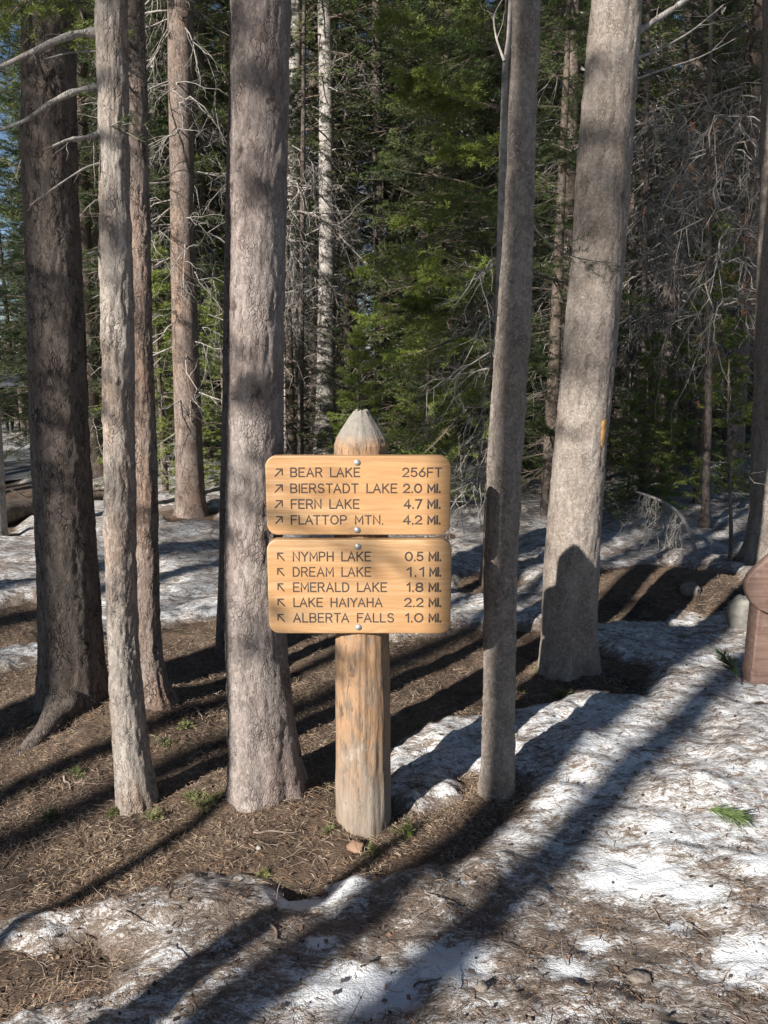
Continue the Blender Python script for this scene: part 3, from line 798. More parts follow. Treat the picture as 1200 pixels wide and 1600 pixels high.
def trunk_mesh(name, Y, prof, H, base_z, mat, parent, root, fine, flare=1.0, seed=0):
    zs, xs, rs = [], [], []
    for (py, a, b) in prof:
        P, k = at_depth((a + b) / 2, py, Y)
        zs.append(P[2]); xs.append(P[0]); rs.append((b - a) / 2 * k)
    zs, xs, rs = map(np.array, (zs[::-1], xs[::-1], rs[::-1]))
    ztop = zs[-1]; slope = (xs[-1] - xs[-3]) / (zs[-1] - zs[-3]) if len(zs) > 2 else (xs[-1] - xs[0]) / (zs[-1] - zs[0])
    slope = max(-.12, min(.12, slope))
    zb = base_z - .15
    dz = .013 if fine else .06
    n1 = int((ztop - zb) / dz)
    zz = np.concatenate([np.linspace(zb, ztop, n1), np.linspace(ztop, max(base_z + H, ztop + .3), 26 if fine else 14)[1:]])
    zt = zz[-1]
    X = np.interp(zz, zs, xs); R = np.interp(zz, zs, rs)
    up = zz > ztop
    X[up] = xs[-1] + slope * (zz[up] - ztop) * (1 - .35 * (zz[up] - ztop) / (zt - ztop))
    R[up] = rs[-1] * np.clip(1 - (zz[up] - ztop) / (zt - ztop), 0, 1) ** .9 + .004
    lo = zz < zs[0]
    R[lo] = rs[0] * (1 + .5 * (zs[0] - zz[lo]) / .15)
    # smooth out the straight pieces
    ker = np.hanning(9 if fine else 3 + 2); ker /= ker.sum(); h = len(ker) // 2
    X = np.convolve(np.pad(X, h, mode='edge'), ker, 'valid'); R = np.convolve(np.pad(R, h, mode='edge'), ker, 'valid')
    N = 110 if fine else 18
    th = np.arange(N) * 2 * pi / N
    C, S = np.cos(th)[None], np.sin(th)[None]
    Z = zz[:, None]; RR = R[:, None] * np.ones_like(C)
    s = seed * 13.7
    RR = RR * (1 + .045 * fbm(C * 1.3 + s, S * 1.3, Z * 1.3 * np.ones_like(C), 4, 51))
    foot = np.exp(-np.clip(Z - base_z, 0, 9) / .15)
    RR = RR * (1 + foot * (.07 + .20 * fbm(C * 1.9 + s, S * 1.9 + 3, octs=2, s=53)) * flare)
    if fine:
        a = R[:, None]
        RR = RR + .0030 * fbm(C * a * 60 + s, S * a * 55, Z * 17 * np.ones_like(C), 3, 57) + .002 * fbm(C * a * 140 + s, S * a * 140, Z * 60 * np.ones_like(C), 2, 59)
    if fine:
        kr = np.random.default_rng(500 + seed)
        for _ in range(46):
            kz = base_z + .2 + kr.random() * 3.4; ka = pi * (1 + kr.random()) if kr.random() < .8 else kr.random() * 2 * pi
            i0 = np.searchsorted(zz, kz); lo_, hi_ = max(0, i0 - 7), min(len(zz), i0 + 8)
            if hi_ - lo_ < 3: continue
            rr_ = R[min(i0, len(R) - 1)]; kw = .012 + .014 * kr.random()
            da = (th[None] - ka + pi) % (2 * pi) - pi
            d2 = ((da * rr_) ** 2 + (zz[lo_:hi_, None] - kz) ** 2 * .7) / kw ** 2
            RR[lo_:hi_] += .20 * kw * np.exp(-d2) * (1 + kr.random()) - .34 * kw * np.exp(-d2 * 7)
    wob = .010 * fbm(zz * 1.3 + s, zz * 0 + s, octs=2, s=61) if fine else .03 * fbm(zz * .7 + s, zz * 0 + s, octs=2, s=61)
    V = np.stack([(X - root[0])[:, None] + RR * C, (Y - root[1] + wob)[:, None] + RR * S, (Z - root[2]) * np.ones_like(C)], -1).reshape(-1, 3)
    k = len(zz)
    i = np.arange(k * N).reshape(k, N)
    F = np.stack([i[:-1], np.roll(i[:-1], -1, 1), np.roll(i[1:], -1, 1), i[1:]], -1).reshape(-1, 4)
    o = mesh_quads(name, V, F, mat, parent)
    return o, (lambda z: (float(np.interp(z, zz, X)), float(np.interp(z, zz, R))))

# ---- crowns and dead twigs as shared meshes
def crown_mesh(name, seed, H, z0, n, Lf, el0, el1, droop, tip, nsec, secf, nter, nn, nl, nw, r0, mats, ang=.95, flat_=.5, terf=.45, zpow=1.0, sector=None):
    rng = np.random.default_rng(seed)
    u = (np.arange(n) + rng.random(n)) / n
    z = z0 + (H - z0) * u ** zpow
    az = np.arange(n) * 2.39996 + rng.normal(0, .35, n)
    if sector is not None:
        az = sector[0] + (rng.random(n) - .5) * sector[1]
    L = Lf(z) * (.65 + .55 * rng.random(n))
    el = np.radians(el0 + (el1 - el0) * (z - z0) / max(.1, H - z0) + rng.normal(0, 8, n))
    D = np.stack([np.cos(az) * np.cos(el), np.sin(az) * np.cos(el), np.sin(el)], 1)
    P = curve(np.stack([0 * z, 0 * z, z], 1), D, L, 8, droop, tip, .05, rng)
    R = (r0 * (L / L.max()) ** .8)[:, None] * np.linspace(1, .15, 8)[None]
    bag = Bag()
    bag.add(*tubes(P, R, 4), 0)
    P2, idx, t, L2 = sprouts(P, nsec, rng, .18, .98, ang, lambda i, t: L[i] * secf * (1.08 - t) ** .8 + .05, 5, .9, droop * .5, tip * .5, .05)
    bag.add(*tubes(P2, np.clip(L2 * .012, .0012, .006)[:, None] * np.linspace(1, .3, 5)[None], 3), 0)
    if nter:
        P3, *_ , L3 = sprouts(P2, nter, rng, .15, .97, ang, lambda i, t: L2[i] * terf * (1.1 - t) + .03, 4, .93, droop * .4, 0, .05)
        bag.add(*tubes(P3, np.clip(L3 * .012, .0008, .003)[:, None] * np.linspace(1, .3, 4)[None], 3), 0)
        bag.add(*needles(P3, nn, rng, nl, nw, flat_), 1)
    bag.add(*needles(P2, int(nn * 1.3), rng, nl, nw, flat_), 1)
    Pt = P[:, 4:]
    bag.add(*needles(Pt, nn * 2, rng, nl, nw, flat_), 1)
    return bag.build(name, mats, smooth=False, link=False)

def twig_mesh(name, seed, z0, z1, n, Lf, r0, nsec, nter, el=-12, droop=.35, wob=.16, sector=None, curl=.0, dry=0, secf=.55):
    rng = np.random.default_rng(seed)
    z = z0 + (z1 - z0) * rng.random(n)
    az = rng.random(n) * 2 * pi
    if sector is not None: az = sector[0] + (rng.random(n) - .5) * sector[1]
    L = Lf(z) * (.35 + .9 * rng.random(n))
    e = np.radians(el + rng.normal(0, 16, n))
    D = np.stack([np.cos(az) * np.cos(e), np.sin(az) * np.cos(e), np.sin(e)], 1)
    P = curve(np.stack([0 * z, 0 * z, z], 1), D, L, 9, droop, curl, wob, rng)
    bag = Bag()
    bag.add(*tubes(P, (r0 * (L / L.max()) ** .7)[:, None] * np.linspace(1, .25, 9)[None], 5), 0)
    P2, i2, t2, L2 = sprouts(P, nsec, rng, .15, .98, .85, lambda i, t: L[i] * secf * (1.05 - t) + .06, 6, .45, droop * .7, curl, wob * 1.4, .3)
    bag.add(*tubes(P2, np.clip(L2 * .014, .0015, r0 * .5)[:, None] * np.linspace(1, .3, 6)[None], 4), 0)
    if nter:
        P3, *_, L3 = sprouts(P2, nter, rng, .2, .98, .9, lambda i, t: L2[i] * .5 * (1.1 - t) + .03, 5, .3, .2, 0, wob * 1.4, .35)
        bag.add(*tubes(P3, np.clip(L3 * .012, .001, .003)[:, None] * np.linspace(1, .3, 5)[None], 3), 0)
        if dry:
            pick = P3[rng.random(len(P3)) < dry]
            bag.add(*needles(pick, 26, rng, .035, .004, .9), 1)
    return bag.build(name, [M['deadwood'], M['needle_rust']], smooth=True, link=False)

M['needle_rust'] = mat_plain('rusty_dry_needles', (.24, .10, .04), .8, .4, 12.)
WOODN = lambda k: [M['twig'], M[k]]
CROWN = {}
for q in range(3):     # high open crowns of tall trees; seen only as shade and as foliage overhead
    CROWN['pine', q] = crown_mesh('crown', 100 + q, 8.4, 0.0, 96, lambda z: 1.55 * (1 - z / 9.2) ** .7 + .12, -8, 35, .22, .10, 10, .42, 3, 17, .05, .0075, .02, WOODN(['needle_mid', 'needle_dark', 'needle_mid'][q]), zpow=.9)
for q in range(2):
    CROWN['thin', q] = crown_mesh('crown', 120 + q, 6.0, 0.0, 40, lambda z: 1.1 * (1 - z / 6.6) ** .7 + .1, -5, 35, .22, .10, 9, .42, 3, 14, .05, .0055, .015, WOODN('needle_mid'), zpow=.9)
for q in range(4):     # firs with green sprays right down the stem
    CROWN['fir', q] = crown_mesh('crown', 140 + q, 8.0, .55, 120, lambda z: 1.55 * (1 - z / 8.4) ** .85 + .08, -14, 30, .20, .14, 13, .40, 4, 16, .036, .0058, .016, WOODN(['needle_dark', 'needle_mid', 'needle_dark', 'needle_mid'][q]), zpow=1.15)
for q in range(2):
    CROWN['young', q] = crown_mesh('crown', 160 + q, 3.2, .25, 66, lambda z: .85 * (1 - z / 3.4) ** .9 + .05, -8, 35, .12, .12, 12, .42, 4, 20, .030, .0048, .009, WOODN('needle_bright'), zpow=1.1)
for q in range(2):     # sparse low boughs that dapple the light
    CROWN['sparse', q] = crown_mesh('crown', 180 + q, 6.0, 0.0, 34, lambda z: .9 - .06 * z, -10, 25, .22, .10, 10, .45, 3, 26, .045, .007, .012, WOODN('needle_mid'), zpow=.9)
TWIGS = {}
for q in range(3):
    TWIGS[1, q] = twig_mesh('dead_twigs', 200 + q, 1.2, 5.5, 26, lambda z: .75 + 0 * z, .009, 5, 3)
    TWIGS[2, q] = twig_mesh('dead_twigs', 210 + q, .9, 6.5, 60, lambda z: .95 + 0 * z, .011, 7, 4)
    TWIGS[3, q] = twig_mesh('dead_twigs', 220 + q, 1.0, 6.0, 70, lambda z: 1.0 + 0 * z, .013, 7, 5, el=-5, wob=.22)
TWIGS[4, 0] = twig_mesh('dead_twigs', 230, 2.0, 5.4, 130, lambda z: 1.35 + 0 * z, .013, 9, 7, el=0, droop=.55, wob=.24, dry=.035)

TR = {}
rt = random.Random(4)
def wells():
    for (key, label, bark, mode, prof, H, crown, dead, fine) in TREES:
        r_px = (prof[-2][2] - prof[-2][1]) / 2 if len(prof) > 2 else (prof[-1][2] - prof[-1][1]) / 2
        if isinstance(mode, tuple):
            G = on_ground(mode[1], mode[2])
            Y = G[1] + r_px * at_depth(mode[1], mode[2], G[1])[1] * .85
        else:
            Y = mode
        py, a, b = prof[-1]
        P, k = at_depth((a + b) / 2, py, Y)
        TR[key] = dict(Y=Y, x=P[0], z=float(gz(P[0], Y)), r=r_px * k)
        TRUNK_WELLS.append((P[0], Y, r_px * k + (.035 if fine else .06)))
wells()
FOOT += [(TR[k]['x'], TR[k]['Y'], TR[k]['r']) for k in 'ABCEFG']
TRUNK_WELLS.append((POST[0], POST_Y, .14))

def xy_mask(x, y):
    return True

FOREST = 'trunks standing in the forest'
def build_trees():
    for n, (key, label, bark, mode, prof, H, crown, dead, fine) in enumerate(TREES):
        t = TR[key]
        root = (t['x'], t['Y'], t['z'])
        e = thing('pine_tree' if crown != 'fir' else 'fir_tree', label, 'tree', root, FOREST)
        tr, at = trunk_mesh('trunk', t['Y'], prof, H, t['z'], M[bark], e, root, fine, seed=n)
        t['at'] = at; t['e'] = e; t['trunk'] = tr
        q = n % 3
        ch = 8.4 if crown == 'pine' else 6.0 if crown == 'thin' else 8.0
        if crown == 'fir':
            add_obj('crown', CROWN['fir', n % 4], e, (at(t['z'] + 2)[0] - root[0], 0, 0), rt.random() * 6, H / 8.5)
        else:
            key2 = ('pine', q) if crown == 'pine' else ('thin', n % 2)
            zc = t['z'] + H - ch
            add_obj('crown', CROWN[key2], e, (at(zc + ch * .35)[0] - root[0], 0, H - ch + .1), rt.random() * 6)
        if dead:
            kk = (dead, q) if dead < 4 else (4, 0)
            o = add_obj('dead_twigs', TWIGS[kk], e, (at(t['z'] + 3)[0] - root[0], 0, 0), rt.random() * 6)
            o['kind'] = 'stuff'
build_trees()

# ------------------------------------------------------------------ branches one can tell apart on the near trunks
def px_line(pts, Y0, Y1):
    """picture points with a distance running from Y0 to Y1"""
    n = len(pts)
    return np.array([at_depth(p[0], p[1], Y0 + (Y1 - Y0) * i / (n - 1))[0] for i, p in enumerate(pts)])

def resample(P, K):
    d = np.r_[0, np.cumsum(np.linalg.norm(np.diff(P, axis=0), axis=1))]
    u = np.linspace(0, d[-1], K)
    # smooth through the given points
    Q = np.stack([np.interp(u, d, P[:, i]) for i in range(3)], 1)
    for _ in range(2):
        Q[1:-1] = .25 * Q[:-2] + .5 * Q[1:-1] + .25 * Q[2:]
    return Q

def near_branch(key, pts, Y1, r0, r1, mat, seed, twigs=4, needle=0, nmat='needle_mid', tl=.35, Y0=None, sub=0, nl=.024, name='branch'):
    t = TR[key]
    rng = np.random.default_rng(seed)
    P = resample(px_line(pts, t['Y'] if Y0 is None else Y0, Y1), 16) - np.array([t['x'], t['Y'], t['z']])
    P = P[None]
    bag = Bag()
    R = np.linspace(r0, r1, 16)[None] * (1 + .12 * rng.normal(0, 1, (1, 16)))
    R[0, :2] *= 1.35
    bag.add(*tubes(P, R, 8), 0)
    L = np.linalg.norm(P[0, -1] - P[0, 0])
    if twigs:
        P2, *_, L2 = sprouts(P, twigs, rng, .2, 1, .8, lambda i, tt: L * tl * (1.15 - tt) + .03, 6, .8, .15, 0, .1, .2)
        bag.add(*tubes(P2, np.clip(L2 * .014, .001, .004)[:, None] * np.linspace(1, .3, 6)[None], 4), 0)
        if sub:
            P3, *_, L3 = sprouts(P2, sub, rng, .15, 1, .85, lambda i, tt: L2[i] * .42 * (1.1 - tt) + .02, 5, .9, .1, 0, .06)
            bag.add(*tubes(P3, np.clip(L3 * .012, .0008, .0025)[:, None] * np.linspace(1, .3, 5)[None], 3), 0)
            if needle: bag.add(*needles(P3, needle, rng, nl, .0022, .45), 1)
        if needle: bag.add(*needles(P2, int(needle * 1.5), rng, nl, .0022, .45), 1)
    return bag.build(name, [M[mat], M[nmat]], t['e'])

bY = TR['B']['Y']
near_branch('B', [(160, 54), (138, 50), (118, 53), (90, 62), (50, 82), (-10, 110)], bY - .12, .0125, .007, 'bark_pale', 1, 3, tl=.15)
near_branch('B', [(160, 137), (150, 136), (130, 138), (105, 147), (75, 163), (40, 190), (-10, 206)], bY - .1, .0105, .005, 'bark_pale', 2, 3, tl=.18)
near_branch('B', [(166, 214), (150, 211), (128, 216), (105, 219), (82, 229)], bY - .15, .0095, .004, 'bark_pale', 3, 5, tl=.5)
near_branch('B', [(163, 82), (140, 80), (110, 82), (70, 92)], bY - .05, .004, .0015, 'deadwood', 4, 3, tl=.2)
near_branch('B', [(164, 254), (140, 258), (112, 275), (80, 297), (46, 321)], bY - .1, .0042, .0012, 'deadwood', 5, 3, tl=.12)
near_branch('B', [(168, 402), (155, 397), (146, 394), (134, 398)], bY - .08, .008, .003, 'bark_pale', 6, 0)
near_branch('B', [(168, 200), (175, 196), (186, 190)], bY - .12, .003, .001, 'deadwood', 61, 3, 40, 'needle_mid', tl=.9)
# green fir boughs hanging into the top left corner
aY = TR['A']['Y']
near_branch('A', [(60, -40), (30, -15), (-20, 20), (-60, 40)], aY - .35, .012, .004, 'twig', 7, 14, 34, 'needle_bright', .42, sub=5, name='leafy_branch')
near_branch('A', [(90, -60), (105, -25), (122, 5), (132, 38)], aY - .45, .010, .003, 'twig', 8, 13, 34, 'needle_bright', .5, sub=5, name='leafy_branch')
near_branch('A', [(60, -50), (50, -20), (42, 0), (34, 18)], aY - .5, .010, .003, 'twig', 9, 11, 34, 'needle_bright', .5, sub=5, name='leafy_branch')
# beside the scarred trunk
gY = TR['G']['Y']
near_branch('G', [(985, 55), (1000, 47), (1030, 28), (1060, 8), (1100, -20)], gY + .1, .016, .010, 'bark_pale', 11, 4, tl=.25)
near_branch('G', [(990, 92), (1030, 78), (1080, 50), (1130, 8)], gY + .5, .007, .003, 'deadwood', 12, 5, tl=.3)
near_branch('G', [(975, 130), (1030, 110), (1090, 92), (1150, 60)], gY + .6, .006, .002, 'deadwood', 13, 6, tl=.3)
near_branch('F', [(832, 352), (843, 366), (862, 386), (890, 400), (925, 408), (968, 412)], TR['F']['Y'] + .35, .0035, .0012, 'deadwood', 14, 9, 30, 'needle_mid', .22)
near_branch('F', [(788, 96), (775, 60), (770, 25), (790, -10)], TR['F']['Y'] + .25, .004, .002, 'deadwood', 15, 4, tl=.25)

# the orange scar on the thick grey trunk
def scar():
    t = TR['G']
    V = []
    rows = [(640, 931, 944), (652, 932, 946), (670, 931, 945), (690, 930, 942), (703, 930, 937)]
    n = 5
    for (py, a, b) in rows:
        z = at_depth((a + b) / 2, py, t['Y'])[0][2]
        cx, r = t['at'](z)
        for i in range(n):
            px = a + (b - a) * i / (n - 1)
            X = at_depth(px, py, t['Y'] - r * .5)[0][0]
            s = max(-.999, min(.999, (X - cx) / r))
            rr = r * 1.055 + .001
            edge = .006 if i in (0, n - 1) or py in (640, 703) else 0
            V.append((cx + (rr - edge) * s - t['x'], -math.sqrt(1 - s * s) * (rr - edge), z - t['z']))
    i = np.arange(len(V)).reshape(len(rows), n)
    F = np.stack([i[:-1, :-1], i[1:, :-1], i[1:, 1:], i[:-1, 1:]], -1).reshape(-1, 4)
    o = mesh_quads('bark_scar', np.array(V), F, M['scar'], t['e'])
    o['label'] = 'orange patch of bare wood where bark is torn off'
M['scar'] = mat_plain('bare_orange_wood', (.42, .23, .085), .7, .35, 40., .003)
scar()

def root_on_A():
    t = TR['A']
    pts = [(120, 1000), (116, 1060), (104, 1096), (90, 1121), (72, 1143), (50, 1162), (22, 1180)]
    Ys = [t['Y'] + .06, t['Y'] - .03, t['Y'] - .13]
    P = []
    for i, p in enumerate(pts):
        if i < 3: P.append(at_depth(p[0], p[1], Ys[i])[0])
        else:
            g = on_ground(*p); g[2] += .01; P.append(g)
    P = resample(np.array(P), 22) - np.array([t['x'], t['Y'], t['z']])
    rad = np.interp(np.linspace(0, 1, 22), [0, .25, .45, .65, .85, 1], [.02, .10, .085, .058, .038, .022])
    P[14:, 2] -= np.linspace(0, .03, 8)
    V, F = tubes(P[None], rad[None], 14)
    n = V - np.repeat(P, 14, 0)
    V = V + n * .30 * fbm(V[:, 0] * 11, V[:, 1] * 11, V[:, 2] * 11, 4, 71)[:, None]
    mesh_quads('root', V, F, M['bark_dark'], t['e'])
root_on_A()

# ------------------------------------------------------------------ the fir behind the slim trunk, with sprays and drooping dead twigs
fy = 5.6
fp, fk = at_depth(772, 700, fy)
FIR = thing('fir_tree', 'fir behind the slim grey trunk with flat green sprays and drooping dead twigs', 'tree', (fp[0], fy, float(gz(fp[0], fy))), FOREST)
TRUNK_WELLS.append((fp[0], fy, .2))
def fir_near():
    z0 = FIR.location.z
    zs = np.linspace(-.15, 8.2, 90); th = np.arange(20) * 2 * pi / 20
    r = np.interp(zs, [0, .3, 8.2], [.085, .068, .008])
    X = np.interp(zs, [0, 4, 8], [0, .03, .05])
    V = np.stack([X[:, None] + r[:, None] * np.cos(th)[None] * (1 + .06 * fbm(np.cos(th)[None] * 2 + 0 * zs[:, None], np.sin(th)[None] * 2, zs[:, None] * 2 + 0 * th[None], 3, 5)), r[:, None] * np.sin(th)[None], zs[:, None] + 0 * th[None]], -1).reshape(-1, 3)
    i = np.arange(len(V)).reshape(90, 20)
    F = np.stack([i[:-1], np.roll(i[:-1], -1, 1), np.roll(i[1:], -1, 1), i[1:]], -1).reshape(-1, 4)
    mesh_quads('trunk', V, F, M['bark_red'], FIR)
    me = crown_mesh('crown', 301, 8.4, 1.25, 38, lambda z: np.interp(z, [1.2, 2.2, 3.5, 6, 8.4], [.75, .95, 1.0, .7, .08]), -16, 28, .22, .15, 16, .42, 5, 36, .027, .0034, .013, WOODN('needle_mid'), zpow=1.0)
    add_obj('crown', me, FIR)
    # sprays reaching left, their sunlit brightness put into the needle colour
    me = crown_mesh('boughs', 302, 3.7, 1.35, 12, lambda z: 1.0 + 0 * z, -12, 10, .18, .12, 20, .38, 6, 46, .028, .0036, .012, WOODN('needle_bright'), sector=(pi * 1.1, 1.7))
    add_obj('boughs', me, FIR)
    me = twig_mesh('dead_twigs', 303, .75, 2.45, 17, lambda z: .62 + 0 * z, .0085, 7, 4, el=0, droop=.75, wob=.22, sector=(pi * 1.15, 1.9), secf=.6)
    o = add_obj('dead_twigs', me, FIR); o['kind'] = 'stuff'
fir_near()
# bare grey pole right behind the slim trunk
py_ = 4.4
pp, pk = at_depth(778, 700, py_)
TREES_POLE = ('POLE', 'thin bare dead pole close behind the slim grey trunk', 'deadwood', py_, [(60, 792, 800), (100, 784, 793), (250, 779, 791), (430, 775, 788), (700, 766, 781), (900, 764, 782), (985, 764, 783)], 4.3, None, 0, 0)
def pole():
    key, label, bark, Y, prof, H, *_ = TREES_POLE
    P, k = at_depth(774, 985, Y); z = float(gz(P[0], Y))
    e = thing('dead_tree', label, 'dead tree', (P[0], Y, z), FOREST)
    TR[key] = dict(Y=Y, x=P[0], z=z, e=e)
    _, TR[key]['at'] = trunk_mesh('trunk', Y, prof, H, z, M['deadwood'], e, (P[0], Y, z), 0, seed=77)
    me = twig_mesh('dead_twigs', 311, .9, 2.25, 12, lambda q: .42 + 0 * q, .007, 6, 3, el=8, droop=.8, wob=.22, sector=(pi * 1.1, 1.6), secf=.65)
    o = add_obj('dead_twigs', me, e); o['kind'] = 'stuff'
pole()

# ------------------------------------------------------------------ more firs standing where the photo shows green sprays
def copy_fir(px, Y, kind, q, s, label, rot=None, nm='fir_tree'):
    P, _ = at_depth(px, 700, Y)
    z = float(gz(P[0], Y))
    e = thing(nm, label, 'tree', (P[0], Y, z), FOREST)
    H = (8.0 if kind == 'fir' else 3.2) * s
    zs = np.linspace(-.15, H * .98, 24); th = np.arange(10) * 2 * pi / 10
    r = np.interp(zs, [0, H], [.012 * H + .01, .006])
    V = np.stack([r[:, None] * np.cos(th)[None], r[:, None] * np.sin(th)[None], zs[:, None] + 0 * th[None]], -1).reshape(-1, 3)
    i = np.arange(len(V)).reshape(24, 10)
    F = np.stack([i[:-1], np.roll(i[:-1], -1, 1), np.roll(i[1:], -1, 1), i[1:]], -1).reshape(-1, 4)
    mesh_quads('trunk', V, F, M['bark_far'], e)
    add_obj('crown', CROWN[kind, q], e, (0, 0, 0), rt.random() * 6 if rot is None else rot, s)
    return e
for a in [
    (255, 9.6, 'young', 0, .95, 'young bright fir left of the sunlit reddish middle trunk'),
    (352, 9.2, 'young', 1, .80, 'young fir between the reddish middle trunk and the broad trunk'),
    (560, 9.0, 'young', 0, .62, 'small fir whose sprays show just above the sign post'),
    (668, 8.6, 'young', 1, .85, 'young fir in the gap between the sign post and the slim trunk'),
    (545, 13.5, 'fir', 0, .85, 'dark fir behind the wavy pale trunk and the black trunk'),
    (455, 11.0, 'fir', 2, .75, 'dark fir right of the broad trunk above the sign'),
    (860, 8.2, 'fir', 1, .80, 'sunlit fir showing between the slim trunk and the scarred trunk'),
    (1095, 8.8, 'young', 0, 1.0, 'young fir with bright low sprays right of the dark twiggy trunk'),
    (1010, 8.6, 'young', 1, .60, 'smallest fir beside the foot of the dark twiggy trunk'),
    (1075, 14.0, 'fir', 3, .9, 'fir behind the tangle of dead twigs'),
    (225, 14.0, 'fir', 1, 1.0, 'yellow green fir behind the slender bent trunk'),
    (30, 31.0, 'fir', 0, 1.3, 'fir at the left edge behind the shelter roof'),
    (165, 18.0, 'fir', 3, .9, 'fir beyond the thin dark trunks on the left'),
    (715, 12.0, 'fir', 2, .95, 'dark fir behind the flat green sprays'),
    (950, 12.5, 'fir', 0, 1.0, 'dark fir behind the scarred trunk'),
    (1190, 13.0, 'fir', 2, .9, 'fir at the right edge behind the leaning reddish trunk'),
    (330, 16.0, 'fir', 3, 1.1, 'fir behind the broad trunk with light green crown'),
]:
    copy_fir(*a)

# ------------------------------------------------------------------ the rest of the forest
def filler():
    rng = random.Random(11)
    taken = [(t['x'], t['Y']) for t in TR.values()]
    protoF = copy_fir(640, 17, 'fir', 0, 1.1, 'x')
    tm_f = protoF.children[0].data
    firs = []
    def spot(y0, y1, spread, dmin):
        for _ in range(400):
            y = y0 + (y1 - y0) * rng.random()
            x = (rng.random() * 2 - 1) * spread * y
            if -.62 < x / y < -.41 and y < 25.5: continue
            if all((x - a) ** 2 + (y - b) ** 2 > dmin ** 2 for a, b in taken):
                taken.append((x, y)); return x, y
        return None
    zs = np.linspace(-.15, 13, 40); th = np.arange(12) * 2 * pi / 12
    def stem_mesh(seed, r0):
        r = np.interp(zs, [0, .4, 13], [r0 * 1.3, r0, .01]); s = seed * 3.1
        X = .12 * fbm(zs * .25 + s, zs * 0, octs=2, s=5)
        V = np.stack([X[:, None] + r[:, None] * np.cos(th)[None], r[:, None] * np.sin(th)[None], zs[:, None] + 0 * th[None]], -1).reshape(-1, 3)
        i = np.arange(len(V)).reshape(40, 12)
        F = np.stack([i[:-1], np.roll(i[:-1], -1, 1), np.roll(i[1:], -1, 1), i[1:]], -1).reshape(-1, 4)
        return mesh_quads('trunk', V, F, M['bark_far'], link=False)
    stems = [stem_mesh(k, r) for k, r in enumerate((.09, .12, .15, .11))]
    GF = 'bushy firs deep in the forest'; GP = 'bare stemmed pines deep in the forest'
    n = 0
    first = True
    for (y0, y1, cnt, spread, dmin) in ((10, 14.5, 8, .6, .9), (14, 22, 42, .62, 1.0), (22, 34, 46, .62, 1.2), (34, 58, 30, .6, 1.5)):
        for k in range(cnt):
            s = spot(y0, y1, spread, dmin)
            if s is None: continue
            x, y = s; z = float(gz(x, y)); n += 1
            if rng.random() < (.46 if y < 22 else .52):
                sc = .9 + rng.random() * .7
                if first: e = protoF; e.location = (x, y, z); first = False
                else:
                    e = thing('fir_tree', '', 'tree', (x, y, z))
                    add_obj('trunk', tm_f, e)
                    add_obj('crown', CROWN['fir', rng.randrange(4)], e, (0, 0, 0), rng.random() * 6, 1.1)
                    e.scale = (sc, sc, sc)
                tag(e, 'bushy dark fir among many alike deep in the forest', 'tree', GF)
            else:
                e = thing('pine_tree', 'bare stemmed pine among many alike deep in the forest', 'tree', (x, y, z), GP)
                add_obj('trunk', stems[rng.randrange(4)], e)
                add_obj('crown', CROWN['pine', rng.randrange(3)], e, (0, 0, 4.6), rng.random() * 6)
                o = add_obj('dead_twigs', TWIGS[1 + rng.randrange(3), rng.randrange(3)], e, (0, 0, 0), rng.random() * 6); o['kind'] = 'stuff'
filler()

def tangle(px, Y, H, q, label, sc, prof):
    P, k = at_depth(px, 760, Y); z = float(gz(P[0], Y))
    e = thing('dead_tree', label, 'dead tree', (P[0], Y, z), FOREST)
    trunk_mesh('trunk', Y, prof, H, z, M['bark_dark'], e, (P[0], Y, z), 0, seed=q + 90)
    o = add_obj('dead_twigs', TANGLE[q], e, (0, 0, 0), 1.3 * q, sc); o['kind'] = 'stuff'
TANGLE = [twig_mesh('dead_twigs', 240 + q, 2.1, 4.3, 44, lambda z: 1.0 + 0 * z, .012, 9, 6, el=2, droop=.6, wob=.24, dry=(.05, .0)[q]) for q in range(2)]
tangle(1105, 7.6, 5.0, 0, 'grey dead spruce with curling twigs and rusty needle clumps at right', 1.0, [(0, 1108, 1114), (400, 1103, 1112), (790, 1098, 1110)])
tangle(1000, 9.2, 5.4, 1, 'grey dead spruce half hidden by the scarred trunk', 1.05, [(0, 1010, 1017), (400, 1004, 1012), (770, 998, 1009)])
tangle(468, 10.2, 5.0, 1, 'grey dead spruce between the broad trunk and the wavy pale trunk', 1.0, [(0, 472, 478), (400, 468, 476), (730, 464, 474)])

# ------------------------------------------------------------------ trees behind the viewpoint, whose shade falls into the picture
def caster(s, a, r, H, crown, q, label, cz=None, sc=1.0, lean=0.0):
    sa, ca = sin(SUN_AZ), cos(SUN_AZ)
    x = s * ca + a * sa; y = -s * sa + a * ca
    z = float(gz(x, y))
    e = thing('pine_tree', label, 'tree', (x, y, z), 'trees behind the viewpoint')
    zs = np.linspace(-.15, H, 50); th = np.arange(16) * 2 * pi / 16
    rr = np.interp(zs, [0, H * .7, H], [r, r * .8, .01])
    V = np.stack([(zs * lean)[:, None] + rr[:, None] * np.cos(th)[None], rr[:, None] * np.sin(th)[None], zs[:, None] + 0 * th[None]], -1).reshape(-1, 3)
    i = np.arange(len(V)).reshape(50, 16)
    F = np.stack([i[:-1], np.roll(i[:-1], -1, 1), np.roll(i[1:], -1, 1), i[1:]], -1).reshape(-1, 4)
    mesh_quads('trunk', V, F, M['bark_far'], e)
    if crown:
        add_obj('crown', CROWN[crown, q], e, (0, 0, cz if cz is not None else H - 8.2), q * 2.1 + s, sc)
